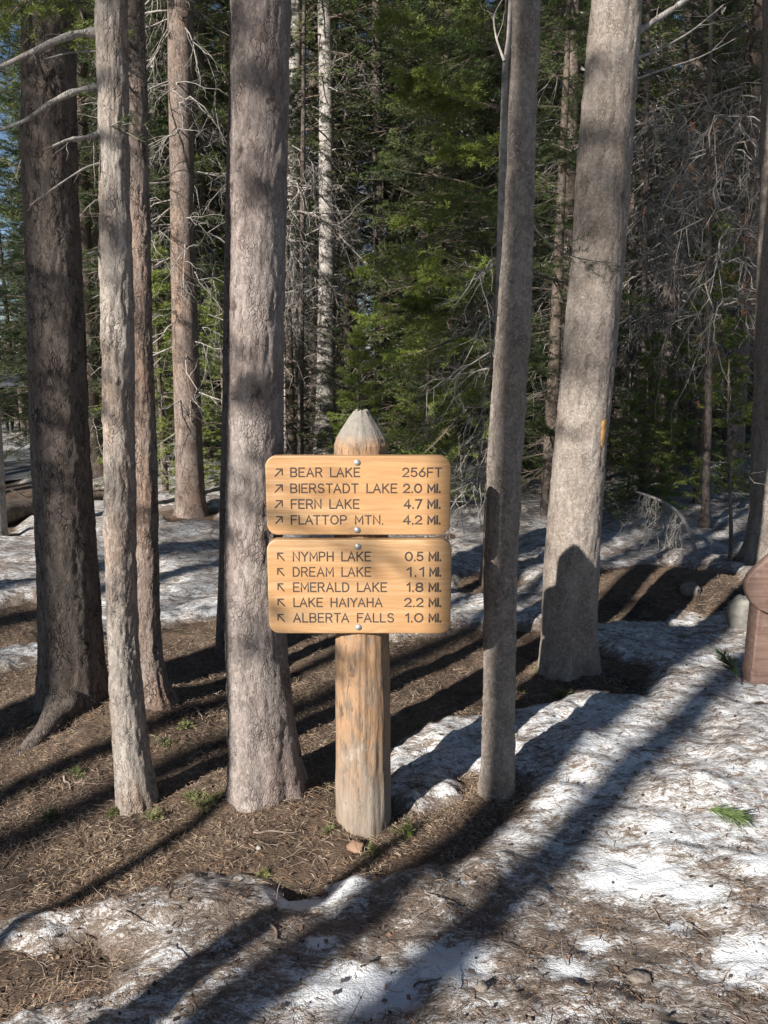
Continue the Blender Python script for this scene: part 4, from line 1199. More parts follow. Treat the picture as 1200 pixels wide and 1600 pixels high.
CAST = [
    (-1.388, -6.5, .096, 15, 'sparse', 0, 'straight trunk behind the viewpoint shading the slim grey trunk', 6.9, 1.1),
    (-1.09, -8.0, .098, 12, 'thin', 1, 'thin trunk behind the viewpoint right of the bright snow streak', 8.6, .6),
    (-1.565, -2.0, .09, 1.95, None, 0, 'unseen short stem added behind the viewpoint to shade the foreground'),  # invented low stem, kept short so its shade widens below the sign only
    (-2.17, -3.6, .035, 8, 'sparse', 1, 'thin trunk behind the viewpoint shading the broad trunk foot', 3.0, .62),
    (-3.52, -2.5, .13, 14, 'sparse', 0, 'thick trunk behind the viewpoint shading the dark scaly trunk', 2.8, .7),
    (-2.95, -5.5, .06, 16, 'thin', 1, 'tall trunk behind the viewpoint shading the needle litter', 10.0, .9),
    (.25, -6.0, .10, 14, 'pine', 0, 'pine behind the viewpoint shading the right hand snow', 6.2, .9),
    (.9, -7.5, .12, 14, 'pine', 2, 'pine behind the viewpoint right of the others', 6.4, 1.0),
    (-2.62, -14.0, .12, 17, 'pine', 1, 'tall pine far behind the viewpoint in line with the sign', 10.2, 1.0),
    (-5.0, -9.8, .14, 16, 'pine', 2, 'tall pine far behind the viewpoint towards the left', 6.6, 1.0),
    (-.1, -10.2, .13, 16, 'pine', 2, 'tall pine far behind the viewpoint right of the sign line', 7.6, 1.0),
    (2.6, -9.0, .14, 15, 'pine', 1, 'tall pine far behind the viewpoint towards the right', 6.5, 1.1),
    (-5.6, -12.0, .14, 16, 'pine', 1, 'tall pine far behind the viewpoint further left', 6.6, 1.1),
    (1.1, -12.5, .14, 18, 'pine', 0, 'tallest pine far behind the viewpoint', 8.6, 1.15),
    (-3.4, -14.0, .14, 19, 'pine', 0, 'second tallest pine far behind the viewpoint', 10.0, 1.15),
    (-5.7, -5.5, .14, 15, 'pine', 0, 'pine left of the view shading the shelter path', 5.0, .8),
    (-11.0, -3.5, .14, 15, 'pine', 2, 'third pine left of the view', 4.2, 1.1),
    (-12.4, -5.0, .14, 15, 'pine', 0, 'fourth pine left of the view', 4.6, 1.1),
    (-12.8, -2.5, .14, 15, 'pine', 1, 'fifth pine left of the view', 3.6, 1.1),
    (-14.5, -5.0, .14, 15, 'pine', 2, 'sixth pine left of the view', 4.2, 1.1),
    (-11.4, -9.5, .14, 17, 'pine', 1, 'second pine far left of the view in a second row', 8.0, 1.1),
    (-17.0, -2.0, .14, 15, 'pine', 0, 'pine far left of the view shading the path', 2.6, 1.1),
    (-20.5, .5, .14, 15, 'pine', 1, 'pine far left of the view shading the shelter', 2.6, 1.1),
    (-23.0, 2.5, .14, 15, 'pine', 2, 'second pine far left of the view shading the shelter', 2.2, 1.1),
    (-25.5, 2.0, .14, 15, 'pine', 0, 'last pine far left of the view', 2.2, 1.1),
    (4.6, -6.0, .14, 15, 'pine', 2, 'rightmost pine behind the viewpoint', 5.0, 1.1),
]
for c in CAST:
    caster(*c)

# ------------------------------------------------------------------ brown painted panel on a post at the right edge
M['brown_paint'] = None
def mat_brown():
    m = Mat('faded_brown_painted_wood', .6)
    g = m.noise(m.map((4, 40, 60)), 1., 5, .6)
    c = m.mix(m.ramp(g, [(.35, 0.), (.65, 1.)]), (.105, .064, .050), (.165, .108, .086))
    c = m.mix(m.ramp(m.noise(scale=26, detail=5), [(.55, 0.), (.75, .5)]), c, (.22, .155, .13))
    return m.done(c, m.bump(g, .002, .8))
M['brown_paint'] = mat_brown()
def panel():
    G = on_ground(1198, 1080)
    Y = G[1] + .06
    e = thing('sign_panel', 'faded brown painted wooden panel with a rounded end on a square post', 'sign', (G[0], Y, G[2]))
    L = at_depth(1172, 1000, Y)[0]
    zt = at_depth(1190, 925, Y)[0][2] - G[2]
    x0 = L[0] - G[0]
    bag = Bag()
    def rbox(x0, x1, y0, y1, z0, z1, b=.008, taper=0.):
        out = [(x0 + b, y0), (x1 - b, y0), (x1, y0 + b), (x1, y1 - b), (x1 - b, y1), (x0 + b, y1), (x0, y1 - b), (x0, y0 + b)]
        cx, cy = (x0 + x1) / 2, (y0 + y1) / 2
        V = []
        for z, s in ((z0, 1), (z1 - b, 1), (z1, 1 - 2 * b / (x1 - x0)), (z1, 0)):
            V += [(cx + (x - cx) * s, cy + (y - cy) * s, z) for x, y in out]
        i = np.arange(32).reshape(4, 8)
        F = np.stack([i[:-1], np.roll(i[:-1], -1, 1), np.roll(i[1:], -1, 1), i[1:]], -1).reshape(-1, 4)
        return np.array(V), F
    p = Bag().add(*rbox(x0, x0 + .125, -.055, .055, -.15, zt + .02)).build('panel_post', M['brown_paint'], e, False)
    p = Bag().add(*rbox(x0 - .004, x0 + .132, -.062, .062, -.12, .125, .012)).build('post_foot', M['brown_paint'], e, False)
    # plank with a rounded left end, its top edge climbing to the right
    Yf = Y - .085
    pts = [(1162.5, 912), (1165.5, 902), (1171, 894), (1200, 868.5), (1240, 838), (1262, 832), (1282, 842), (1290, 862), (1284, 884), (1262, 925), (1240, 962), (1222, 963), (1197, 957.5), (1182, 951), (1170, 938), (1164, 925)]
    O = np.array([at_depth(x, y, Yf)[0] for x, y in pts])[:, [0, 2]] - np.array([G[0], G[2]])
    O = np.concatenate([O, O[:1]]); d = np.r_[0, np.cumsum(np.hypot(*np.diff(O, axis=0).T))]
    u = np.linspace(0, d[-1], 73)[:-1]
    O = np.stack([np.interp(u, d, O[:, 0]), np.interp(u, d, O[:, 1])], 1)
    for _ in range(2): O = .25 * np.roll(O, 1, 0) + .5 * O + .25 * np.roll(O, -1, 0)
    c = O.mean(0)
    V = []
    for ins, y in ((1, 0), (.012, 0), (.004, .003), (0, .010), (0, .040), (.004, .047), (.012, .05), (1, .05)):
        q = c + (O - c) * (0 if ins == 1 else 1 - ins / np.hypot(*(O - c).T).mean())
        V.append(np.stack([q[:, 0], np.full(72, Yf - Y + y - .02), q[:, 1]], 1))
    V = np.concatenate(V); i = np.arange(len(V)).reshape(8, 72)
    F = np.stack([i[:-1], np.roll(i[:-1], -1, 1), np.roll(i[1:], -1, 1), i[1:]], -1).reshape(-1, 4)
    mesh_quads('panel_board', V, F, M['brown_paint'], e, True)
panel()

# ------------------------------------------------------------------ small things on the ground
def rock(px, py, w, h, label, seed, mat, flat_=.75):
    G = on_ground(px, py)
    k = at_depth(px, py, G[1])[1]
    rng = np.random.default_rng(seed)
    n1, n2 = 18, 28
    ph = np.linspace(0, pi, n1)[:, None]; th = (np.arange(n2) * 2 * pi / n2)[None]
    d = np.stack([np.sin(ph) * np.cos(th), np.sin(ph) * np.sin(th), np.cos(ph) + 0 * th], -1)
    r = 1 + .22 * fbm(d[..., 0] * 1.4 + seed, d[..., 1] * 1.4, d[..., 2] * 1.4, 3, seed) + .05 * fbm(d[..., 0] * 6, d[..., 1] * 6 + seed, d[..., 2] * 6, 2, seed)
    planes = norm(rng.normal(0, 1, (7, 3)))
    for pl in planes:
        dd = (d @ pl); r = np.where(dd * r > .78, .78 / np.maximum(dd, .3), r)
    V = (d * r[..., None] * np.array([w * k / 2, w * k / 2 * .8, h * k / 2 * 1.3])).reshape(-1, 3)
    i = np.arange(n1 * n2).reshape(n1, n2)
    F = np.stack([i[:-1], np.roll(i[:-1], -1, 1), np.roll(i[1:], -1, 1), i[1:]], -1).reshape(-1, 4)
    z = float(top_z(np.array([G[0]]), np.array([G[1]]))[0])
    o = mesh_quads('rock', V, F, mat, None, loc=(G[0], G[1], z + h * k * .22))
    tag(o, label, 'rock')
M['rock'] = mat_plain('grey_granite', (.15, .125, .105), .85, .4, 22., .006)
M['rock_pale'] = mat_plain('pale_granite', (.19, .178, .155), .85, .3, 18., .006)
M['rock_mid'] = mat_plain('grey_stone', (.26, .24, .21), .85, .3, 20., .006)
M['rock_brown'] = mat_plain('brown_stone', (.22, .135, .09), .85, .35, 20., .006)
rock(1156, 985, 52, 50, 'pale grey boulder beside the post of the brown panel', 3, M['rock_pale'])
rock(555, 1327, 30, 14, 'small flat brown stone at the foot of the sign post', 5, M['rock_brown'])
rock(405, 1326, 9, 6, 'tiny grey stone on the needle litter', 6, M['rock_mid'])
rock(994, 1548, 40, 13, 'half buried grey stone in the dirty snow at lower right', 7, M['rock'])
rock(752, 1578, 20, 18, 'small round grey stone near the bottom edge', 8, M['rock'])
rock(1078, 918, 34, 20, 'stone in the shade on the brown needle mound', 9, M['rock'])
rock(1078, 1467, 9, 9, 'pebble beside a small clean snow patch', 10, M['rock_pale'])

def log(pts, r, label, seed, mat='bark_far', stubs=3, Y=None):
    P = []
    for (x, y) in pts:
        g = on_ground(x, y); P.append([g[0], g[1], float(gz(g[0], g[1])) + r * .75])
    P = resample(np.array(P), 24)
    e = thing('fallen_log', label, 'log', tuple(P[0]))
    N = 20
    R = r * np.linspace(1, .75, 24)
    V, F = tubes((P - P[0])[None], R[None], N)
    c = np.repeat(P - P[0], N, 0)
    V = c + (V - c) * (1 + .12 * fbm(V[:, 0] * 6, V[:, 1] * 6, V[:, 2] * 6 + seed, 3, seed))[:, None]
    bag = Bag().add(V, F, 0)
    for s, k in ((0, 0), (23, 23 * N)):
        ring = V[k:k + N]; cen = ring.mean(0)
        bag.add(np.vstack([ring, cen, cen + 1e-4]), np.array([[j, (j + 1) % N, N, N + 1] for j in range(N)]), 1)
    bag.build('stem', [M[mat], M['deadwood']], e)
    rng = np.random.default_rng(seed)
    for q in range(stubs):
        i = 2 + int(rng.random() * 20)
        d = norm(np.array([rng.normal(0, .5), rng.normal(0, .5), 1.]))
        C = curve((P[i] - P[0])[None], d[None], np.array([.25 + .25 * rng.random()]), 6, .1, 0, .1, rng)
        mesh_quads('branch', *tubes(C, np.linspace(.016, .004, 6)[None], 6), M['deadwood'], e)
log([(-90, 838), (-20, 824), (30, 814), (75, 805)], .15, 'brown fallen log lying by the left edge', 31)
log([(120, 790), (160, 781), (205, 776)], .09, 'short thin fallen log behind the slender bent trunk', 32, stubs=2)

# leaning dead sapling with hanging twigs on the far snow
def bent_sapling():
    pts = [(1092, 884), (1084, 850), (1072, 815), (1055, 795), (1035, 783), (1012, 774), (993, 768)]
    G = on_ground(1092, 884)
    P = resample(np.array([at_depth(x, y, G[1] + .05 * i)[0] for i, (x, y) in enumerate(pts)]), 18)
    e = thing('dead_sapling', 'dead sapling arching over the snow with twigs hanging from it', 'dead tree', tuple(P[0]))
    P = (P - P[0])[None]
    P[0, 0, 2] -= .08
    mesh_quads('stem', *tubes(P, np.linspace(.022, .010, 18)[None], 8), M['bark_pale'], e)
    rng = np.random.default_rng(5)
    idx = np.zeros(46, int); t = .45 + .5 * rng.random(46)
    S, T = along(P, idx, t)
    D = norm(np.stack([rng.normal(-.25, .3, 46), rng.normal(0, .3, 46), np.full(46, -1.)], 1))
    C = curve(S, D, .18 + .35 * rng.random(46), 8, 0, .15, .25, rng)
    bag = Bag().add(*tubes(C, np.linspace(.004, .0015, 8)[None] * np.ones((46, 1)), 4), 0)
    C2, *_, L2 = sprouts(C, 5, rng, .2, 1, .8, lambda i, tt: .10 + 0 * tt, 5, .4, .2, 0, .15)
    bag.add(*tubes(C2, np.linspace(.002, .001, 5)[None] * np.ones((len(C2), 1)), 3), 0)
    o = bag.build('dead_twigs', M['deadwood'], e); o['kind'] = 'stuff'
bent_sapling()

def thin_sapling(pts, r, label, seed, n=10):
    G = on_ground(*pts[0])
    P = resample(np.array([at_depth(x, y, G[1])[0] for x, y in pts]), 20)
    e = thing('sapling', label, 'sapling', (P[0][0], P[0][1], float(gz(P[0][0], P[0][1]))))
    P = P - np.array(e.location); P[0, 2] = -.1
    mesh_quads('stem', *tubes(P[None], np.linspace(r, r * .35, 20)[None], 8), M['bark_far'], e)
    rng = np.random.default_rng(seed)
    C, *_, L = sprouts(P[None], n, rng, .35, 1, 1.1, lambda i, t: .35 * (1.2 - t), 6, .2, .3, 0, .15, .3)
    C2, *_ = sprouts(C, 4, rng, .2, 1, .8, lambda i, t: L[i] * .4, 5, .4, .2, 0, .15)
    bag = Bag().add(*tubes(C, np.linspace(r * .3, .001, 6)[None] * np.ones((len(C), 1)), 4), 0)
    bag.add(*tubes(C2, np.linspace(.002, .001, 5)[None] * np.ones((len(C2), 1)), 3), 0)
    o = bag.build('dead_twigs', M['deadwood'], e); o['kind'] = 'stuff'
thin_sapling([(1139, 892), (1143, 840), (1140, 750), (1138, 660), (1139, 560)], .019, 'thin dark sapling left of the trunk at the right edge', 61, 14)
thin_sapling([(981, 782), (983, 740), (982, 660), (985, 580)], .022, 'thin dark sapling in front of the pale reddish trunk', 62, 12)
thin_sapling([(1009, 768), (1011, 700), (1012, 620), (1010, 560)], .020, 'thin dark sapling left of the dark twiggy trunk', 63, 12)

# seedlings and pine sprigs
def seedling(px, py, wpx, label, seed, mat='needle_bright', n=12, nl=.022, up=.9):
    mat = 'needle_mid' if mat == 'needle_dark' else 'needle_seedling'
    G = on_ground(px, py)
    k = at_depth(px, py, G[1])[1]
    z = float(top_z(np.array([G[0]]), np.array([G[1]]))[0])
    rng = np.random.default_rng(seed)
    L = wpx * k * .5
    az = rng.random(n) * 2 * pi; el = rng.random(n) * up + .15
    D = np.stack([np.cos(az) * np.cos(el), np.sin(az) * np.cos(el), np.sin(el)], 1)
    P = curve(np.zeros((n, 3)), D, L * (.5 + .6 * rng.random(n)), 6, .1, 0, .1, rng)
    bag = Bag().add(*tubes(P, np.linspace(.0016, .0008, 6)[None] * np.ones((n, 1)), 4), 0)
    bag.add(*needles(P, 30, rng, nl * .8, .0019, .8, .1, .8), 1)
    o = bag.build('fir_seedling', [M['twig'], M[mat]], None, False, loc=(G[0], G[1], z))
    tag(o, label, 'seedling', 'green seedlings on the needle litter')
for a in [
    (257, 1163, 34, 'flat bright seedling right of the slender bent trunk', 1), (288, 1138, 30, 'upright seedling in front of the reddish trunk', 2, 'needle_mid'),
    (318, 1262, 60, 'wide yellow green seedling between the bent trunk and the broad trunk', 3, 'needle_mid', 20), (298, 1247, 26, 'seedling standing in the bent trunk\'s shadow', 4, 'needle_mid'),
    (240, 1280, 46, 'seedling hugging the foot of the slender bent trunk', 5, 'needle_mid', 14), (178, 1272, 20, 'smallest seedling left of the bent trunk\'s foot', 6, 'needle_mid'),
    (80, 1280, 52, 'dull low seedling on the litter at left', 7, 'needle_dark', 16), (120, 1212, 32, 'dark seedling in shade near the forward root', 8, 'needle_dark'),
    (581, 1334, 30, 'bright seedling at the foot of the sign post', 9, 'needle_bright', 9, .03, 1.2), (633, 1304, 50, 'dusty green seedling right of the sign post', 10, 'needle_dark', 12),
    (410, 1370, 20, 'seedling at the edge of the snow below the broad trunk', 11, 'needle_mid', 8), (512, 1300, 26, 'pale seedling left of the sign post', 12, 'needle_mid', 8),
    (877, 1090, 34, 'grassy tuft in front of the scarred trunk', 13, 'needle_bright', 16, .03, 1.3), (816, 1082, 26, 'grassy tuft right of the slim trunk', 14, 'needle_mid', 10, .03, 1.3),
    (340, 1248, 22, 'small seedling near the broad trunk\'s left foot', 15, 'needle_bright'), (655, 1140, 16, 'seedling at the edge of the shaded litter', 16, 'needle_mid', 7),
    (845, 1050, 30, 'tuft in the shade left of the scarred trunk', 17, 'needle_mid', 10),
]:
    seedling(*a)

def sprig(px, py, ang, Lpx, label, seed, up=.25, n=130, nl=.085):
    G = on_ground(px, py); k = at_depth(px, py, G[1])[1]
    z = float(top_z(np.array([G[0]]), np.array([G[1]]))[0]) + .012
    rng = np.random.default_rng(seed)
    P = curve(np.zeros((1, 3)), np.array([[cos(ang), sin(ang), up]]), np.array([Lpx * k]), 8, .2, 0, .05, rng)
    bag = Bag().add(*tubes(P, np.linspace(.0045, .002, 8)[None], 6), 0)
    idx = np.zeros(n, int); t = .25 + .74 * rng.random(n)
    S, T = along(P, idx, t)
    R_ = rng.normal(0, 1, (n, 3)); R_[:, 2] = np.abs(R_[:, 2]) * .7
    D = norm(T * 1.2 + norm(R_) * .9)
    C = curve(S, D, nl * (.6 + .5 * rng.random(n)), 5, .25, 0, .03, rng)
    bag.add(*tubes(C, np.array([.0011, .0012, .0012, .001, .0003])[None] * np.ones((n, 1)), 4), 1)
    o = bag.build('pine_sprig', [M['twig'], M['needle_sprig']], None, True, loc=(G[0], G[1], z))
    tag(o, label, 'pine sprig', 'fallen pine sprigs')
sprig(1085, 1288, -.55, 62, 'fallen green pine sprig lying on the sunlit snow', 1)
sprig(1158, 1082, 1.9, 40, 'green pine sprig sticking up beside the brown panel\'s post', 2, 1.0, 150, .10)

# sticks lying about
def stick(x0, y0, x1, y1, r, label, seed, mat='twig_grey'):
    P = []
    for t in np.linspace(0, 1, 7):
        g = on_ground(x0 + (x1 - x0) * t, y0 + (y1 - y0) * t)
        P.append([g[0], g[1], float(top_z(np.array([g[0]]), np.array([g[1]]))[0]) + r * 1.1])
    P = np.array(P); rng = np.random.default_rng(seed)
    P[:, :2] += rng.normal(0, .006, (7, 2))
    P = resample(P, 14)
    bag = Bag().add(*tubes((P - P[0])[None], np.linspace(r, r * .5, 14)[None], 7), 0)
    o = bag.build('stick', M[mat], None, True, loc=tuple(P[0])); tag(o, label, 'stick', 'sticks lying on the ground')
for a in [(50, 1320, 98, 1306, .004, 'pale stick on the litter at left', 1), (240, 1369, 280, 1357, .004, 'pale stick at the edge of the long shadow', 2), (98, 1212, 112, 1236, .006, 'short grey stick standing out below the forward root', 3),
          (118, 1224, 178, 1228, .004, 'pale stick left of the bent trunk', 4), (305, 1105, 318, 1128, .006, 'grey stick beside the reddish trunk\'s foot', 5), (560, 1333, 622, 1330, .003, 'thin stick right in front of the sign post', 6, 'twig'),
          (500, 1165, 540, 1172, .004, 'pale stick between the broad trunk and the post', 7), (640, 1296, 680, 1301, .003, 'stick behind the dusty seedling', 8), (425, 1478, 440, 1510, .005, 'dark stick on the trampled snow', 9, 'twig'),
          (1000, 1195, 1050, 1188, .003, 'thin stick on the clean snow at right', 10, 'twig'), (1020, 1440, 1040, 1470, .003, 'thin stick on dirty snow at lower right', 11, 'twig'), (60, 1508, 90, 1511, .004, 'reddish stick in the muddy hollow', 12, 'twig'),
          (640, 1560, 690, 1562, .003, 'thin stick close to the bottom edge', 13, 'twig'), (395, 1300, 470, 1302, .004, 'stick across the litter below the broad trunk', 14)]:
    stick(*a)

# ------------------------------------------------------------------ shelter and walkers at far left
def shelter():
    Y = 23.0
    P, k = at_depth(2, 690, Y)
    z = float(gz(P[0], Y))
    zt = at_depth(20, 576, Y)[0][2] - z; ze = at_depth(20, 601, Y)[0][2] - z
    e = thing('picnic_shelter', 'small open shelter with a dark slate grey roof beyond the path', 'shelter', (P[0], Y, z))
    zt = ze + .42
    M['roof'] = mat_plain('dark_grey_roof', (.035, .038, .048), .6, .3, 8., .01)
    W, D = 1.0, 1.1
    x0, x1 = -2.6, 1.35
    # hipped roof slab with a thick eave board
    V = np.array([(x0, -D, ze), (x1, -D, ze), (x1, D, ze), (x0, D, ze), (x0, -D, ze + .09), (x1, -D, ze + .09), (x1, D, ze + .09), (x0, D, ze + .09),
                  (x0 + .7, -.05, zt), (x1 - .7, -.05, zt), (x1 - .7, .05, zt), (x0 + .7, .05, zt)])
    F = np.array([(0, 1, 2, 3), (0, 1, 5, 4), (1, 2, 6, 5), (2, 3, 7, 6), (3, 0, 4, 7), (4, 5, 9, 8), (5, 6, 10, 9), (6, 7, 11, 10), (7, 4, 8, 11), (8, 9, 10, 11)])
    mesh_quads('roof', V, F, M['roof'], e, False)
    for x in (x0 + .25, x1 - .22):
        for y in (-D + .2, D - .2):
            q = np.array([[[x, y, -.1], [x, y, ze * .5], [x, y, ze + .03]]])
            mesh_quads('pillar', *tubes(q, np.full((1, 3), .085), 8), M['bark_dark'], e)
shelter()

def person(px, pyfeet, hgt_px, Y, label, cols, stride, seed, face=0.0):
    P, k = at_depth(px, pyfeet, Y)
    z = float(gz(P[0], Y))
    H = 1.72
    V = [(0, 0, .93), (0, 0, 1.12), (0, .01, 1.33), (0, .015, 1.46), (0, -.01, 1.53), (0, -.015, 1.60), (0, -.01, 1.66), (0, -.005, 1.70)]
    R = [.125, .115, .145, .075, .052, .083, .088, .05]
    E_ = [(i, i + 1) for i in range(7)]
    def chain(par, pts):
        for p, r in pts:
            V.append(p); R.append(r); E_.append((par, len(V) - 1)); par = len(V) - 1
        return par
    for s in (-1, 1):
        f = s * stride
        chain(0, [((s * .09, f * .1, .86), .095), ((s * .10, f * .35 - .02, .48), .062), ((s * .10, f * .8 + .02, .10), .042), ((s * .10, f * .8 - .02, .045), .042), ((s * .11, f * .8 - .16, .035), .035)])
        w_ = chain(2, [((s * .17, .01, 1.40), .058), ((s * .23, .02 - f * .2, 1.13), .043), ((s * .22, -.10 - f * .4, .90), .03), ((s * .22, -.12 - f * .45, .85), .033)])
        for q in range(5):
            a = (q - 2) * .018
            chain(w_, [((s * .22 + (a if q else s * -.03), -.135 - f * .45 + a * .3, .81 if q else .84), .010), ((s * .215 + (a if q else s * -.035), -.15 - f * .45 + a * .3, .76 + abs(a) * .4 if q else .81), .008)])
    me = bpy.data.meshes.new('body'); me.from_pydata(V, E_, []); 
    tmp = bpy.data.objects.new('body_tmp', me); COL.objects.link(tmp)
    md = tmp.modifiers.new('s', 'SKIN'); md.use_smooth_shade = True
    for i, v in enumerate(me.skin_vertices[0].data):
        v.radius = (R[i], R[i] * (.75 if i in (0, 1, 2) else 1)); v.use_root = (i == 0)
    sb = tmp.modifiers.new('u', 'SUBSURF'); sb.levels = 1; sb.render_levels = 1
    dg = bpy.context.evaluated_depsgraph_get()
    me2 = bpy.data.meshes.new_from_object(tmp.evaluated_get(dg))
    bpy.data.objects.remove(tmp)
    me2.name = 'person'
    me2.materials.clear()
    for c in cols: me2.materials.append(c)
    for p in me2.polygons:
        c = p.center
        p.use_smooth = True
        p.material_index = 3 if c.z < .09 else 1 if c.z < .92 and abs(c.x) < .165 else 2 if (c.z > 1.52 or (c.z < .91 and abs(c.x) > .165)) else 0
    o = add_obj('person', me2, None, (P[0], Y, z), face)
    tag(o, label, 'person')
    # hair
    n1, n2 = 10, 16
    ph = np.linspace(0, pi * .62, n1)[:, None]; th = (np.arange(n2) * 2 * pi / n2)[None]
    Vh = np.stack([.098 * np.sin(ph) * np.cos(th), .108 * np.sin(ph) * np.sin(th) + .012, 1.625 + .115 * np.cos(ph) - .05 * np.sin(ph) * np.sin(th) * -1 * (ph > 1) + 0 * th], -1).reshape(-1, 3)
    i = np.arange(n1 * n2).reshape(n1, n2)
    F = np.stack([i[:-1], np.roll(i[:-1], -1, 1), np.roll(i[1:], -1, 1), i[1:]], -1).reshape(-1, 4)
    mesh_quads('hair', Vh, F, M['hair'], o)
    # nose, ears and eyes on the front of the head
    return o
M['hair'] = mat_plain('dark_brown_hair', (.03, .02, .015), .7, .3, 60.)
M['coat_dark'] = mat_plain('dark_navy_jacket', (.018, .022, .035), .8, .3, 20.)
M['coat_grey'] = mat_plain('blue_grey_jacket', (.05, .07, .10), .8, .3, 20.)
M['trousers'] = mat_plain('black_trousers', (.012, .012, .014), .85, .3, 20.)
M['skin'] = mat_plain('skin', (.42, .26, .19), .6, .1, 20.)
M['boots'] = mat_plain('dark_boots', (.025, .018, .015), .7, .3, 20.)
person(17, 684, 80, 23.8, 'person in dark jacket and black trousers walking by the shelter', [M['coat_grey'], M['trousers'], M['skin'], M['boots']], .32, 1, .6)
person(42, 686, 80, 24.4, 'person in navy jacket half hidden behind the thick dark trunk', [M['coat_dark'], M['trousers'], M['skin'], M['boots']], .2, 2, -.5)

# ------------------------------------------------------------------ path at far left, ground, snow
def path():
    us = np.linspace(0, 1, 60); vsn = np.linspace(-1, 1, 14)
    A = np.array([(-30, 11.5), (-12, 13.0), (-7.2, 13.8), (-4.9, 16.0), (-4.2, 22.0), (-4.6, 34.0)])
    d = np.r_[0, np.cumsum(np.hypot(*np.diff(A, axis=0).T))]
    C = np.stack([np.interp(us * d[-1], d, A[:, i]) for i in (0, 1)], 1)
    for _ in range(6): C[1:-1] = .25 * C[:-2] + .5 * C[1:-1] + .25 * C[2:]
    T = np.gradient(C, axis=0); T = norm(T); Nn = np.stack([-T[:, 1], T[:, 0]], 1)
    X = C[:, None, 0] + Nn[:, None, 0] * vsn[None] * 3.0; Y = C[:, None, 1] + Nn[:, None, 1] * vsn[None] * 3.0
    Z = gz(X, Y) + .115 - .06 * np.abs(vsn)[None] ** 6
    V = np.stack([X, Y, Z], -1).reshape(-1, 3)
    i = np.arange(len(V)).reshape(60, 14)
    F = np.stack([i[:-1, :-1], i[1:, :-1], i[1:, 1:], i[:-1, 1:]], -1).reshape(-1, 4)
    m = mat_plain('grey_trodden_path', (.10, .098, .10), .9, .4, 6., .01)
    o = mesh_quads('path', V, F, m); o['kind'] = 'structure'; o['label'] = 'dark grey trodden path at the left behind the trunks'
path()

xs = grid_axis(-2.4, 2.6, .0155, -160, 160, .035)
ys = grid_axis(1.25, 5.0, .0155, -60, 190, .022)
def zg_(X, Y):
    return gz(X, Y) + .006 * fbm(X * 14, Y * 14, octs=3, s=81), {}
g = sheet('ground', xs, ys, zg_, M['litter']); g['kind'] = 'structure'; g['label'] = 'forest floor of brown needle litter'
def zs_(X, Y):
    sd = snow_sd(X, Y)
    z = gz(X, Y) + snow_lift(X, Y, sd)
    d = dirt_level(X, Y) + .25 * sstep(.10, .0, sd)
    return z, {'dirt': np.clip(d, 0, 1)}
s_ = sheet('snow', xs, ys, zs_, M['snow']); s_['kind'] = 'stuff'; s_['label'] = 'patchy old snow dirtied with needles'

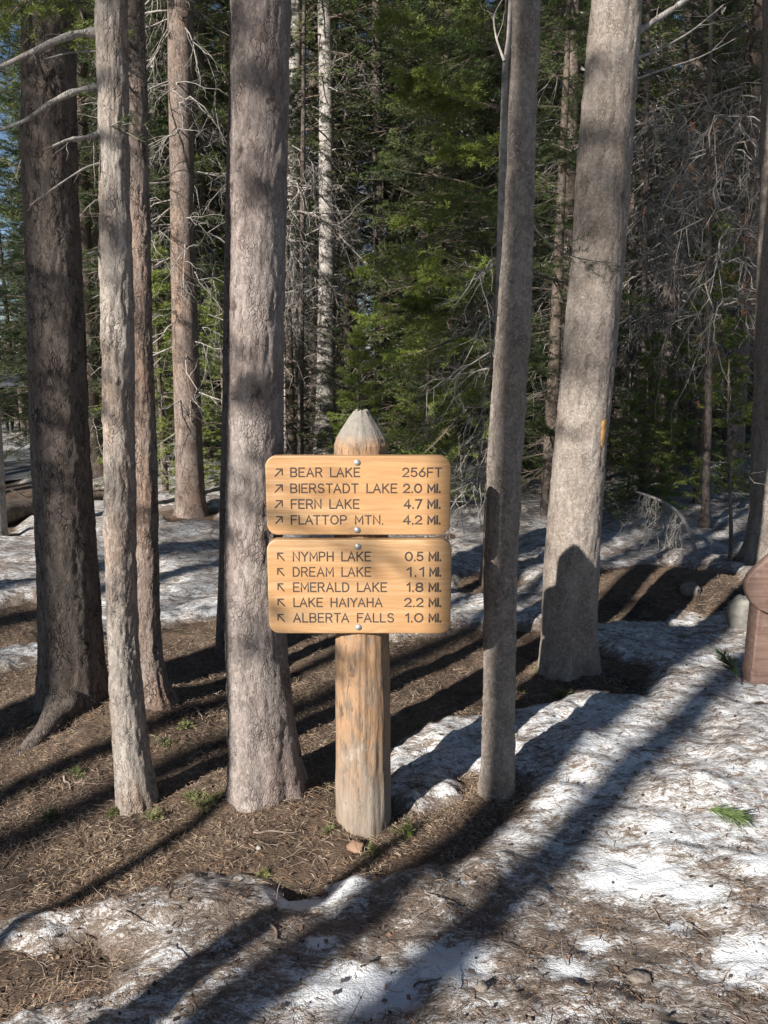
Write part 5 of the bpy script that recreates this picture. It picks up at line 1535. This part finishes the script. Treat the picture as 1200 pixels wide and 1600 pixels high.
# ------------------------------------------------------------------ loose needles and chips
def scatter():
    rng = np.random.default_rng(77)
    n = 560000
    Y = 1.25 + (6.2 - 1.25) * rng.random(n) ** 1.5
    X = (rng.random(n) * 2 - 1) * (.58 * Y + .25)
    sd = snow_sd(X, Y)
    dl = dirt_level(X, Y) + .25 * sstep(.10, 0, sd)
    clump = fbm(X * 9, Y * 9, octs=3, s=91)
    pr = np.where(sd < .03, .36 + .26 * clump + .35 * fbm(X * 2.2, Y * 2.2, octs=2, s=97), np.clip((dl - .42) * .6 + .22 * clump, .0, 1) * .55)
    pr = pr * np.where((sd < 0) & (Y < 2.0) & (X < -.6), .35, 1.)
    keep = rng.random(n) < pr
    X, Y, sd = X[keep], Y[keep], sd[keep]
    n = len(X)
    Z = top_z(X, Y) + .003 + .008 * rng.random(n) * (sd < .03)
    a = rng.random(n) * 2 * pi; L = .016 + .040 * rng.random(n) ** 1.5; tilt = rng.normal(0, .22, n) * (sd < .03) + rng.normal(0, .05, n)
    D = np.stack([np.cos(a) * np.cos(tilt), np.sin(a) * np.cos(tilt), np.sin(tilt)], 1) * (L * .5)[:, None]
    Wd = np.stack([-np.sin(a), np.cos(a), rng.normal(0, .4, n)], 1) * (.0005 + .0007 * rng.random(n))[:, None]
    C = np.stack([X, Y, Z], 1); bend = np.stack([0 * a, 0 * a, .12 * L * rng.random(n)], 1)
    V = np.stack([C - D, C + Wd + bend, C + D, C - Wd + bend], 1).reshape(-1, 3)
    F = np.arange(len(V)).reshape(-1, 4)
    mi = rng.choice(4, n, p=[.34, .30, .22, .14])
    mi = np.where(sd > .03, rng.choice([1, 1, 3, 3, 0], n), mi)
    cols = [(.29, .205, .135), (.16, .10, .07), (.38, .305, .22), (.05, .036, .028)]
    mats = [mat_plain('dry_needle_%s' % nm, c, .8, .3, 9.) for nm, c in zip(('tan', 'brown', 'straw', 'black'), cols)]
    o = mesh_quads('fallen_needles', V, F, mats, None, False, mi); tag(o, 'dry brown conifer needles strewn over litter and snow', 'needles', None, 'stuff')
    # small twigs and cone scales
    n = 5200
    Y = 1.3 + 4.6 * rng.random(n) ** 1.4; X = (rng.random(n) * 2 - 1) * (.58 * Y + .25)
    sd = snow_sd(X, Y); keep = rng.random(n) < np.where(sd < .02, 1, .22); X, Y = X[keep], Y[keep]; n = len(X)
    a = rng.random(n) * 2 * pi; el = np.abs(rng.normal(0, .15, n)); L = .02 + .07 * rng.random(n) ** 3
    D = np.stack([np.cos(a) * np.cos(el), np.sin(a) * np.cos(el), np.sin(el)], 1)
    P = curve(np.stack([X, Y, top_z(X, Y) + .004], 1), D, L, 5, .05, 0, .18, rng)
    P[:, :, 2] = np.maximum(P[:, :, 2], top_z(P[:, :, 0], P[:, :, 1]) + .002)
    R = (.0008 + .0014 * rng.random(n) * (L / .12) ** .5)[:, None] * np.linspace(1, .5, 5)[None]
    bag = Bag().add(*tubes(P, R, 5), 0)
    o = bag.build('fallen_twigs', [M['twig_grey']], None); tag(o, 'small grey twigs littering the forest floor', 'twigs', None, 'stuff')
    n = 9000
    Y = 1.3 + 4.0 * rng.random(n) ** 1.4; X = (rng.random(n) * 2 - 1) * (.58 * Y + .25)
    sd = snow_sd(X, Y); keep = rng.random(n) < np.where(sd < .02, 1, .35); X, Y = X[keep], Y[keep]; n = len(X)
    Z = top_z(X, Y) + .003
    r = .002 + .010 * rng.random(n) ** 2.5
    e1 = norm(rng.normal(0, 1, (n, 3)) * np.array([1, 1, .35])); e2 = norm(np.cross(e1, rng.normal(0, .5, (n, 3)) + np.array([0, 0, 1.])))
    C = np.stack([X, Y, Z + r * .3], 1)
    V = np.stack([C + e1 * r[:, None], C + e2 * r[:, None] * .6, C - e1 * r[:, None] * .8, C - e2 * r[:, None] * .7], 1).reshape(-1, 3)
    o = mesh_quads('bark_chips', V, np.arange(len(V)).reshape(-1, 4), [mats[1], mats[3]], None, False, rng.integers(0, 2, n)); tag(o, 'brown bark chips and cone scales on the ground', 'chips', None, 'stuff')
scatter()
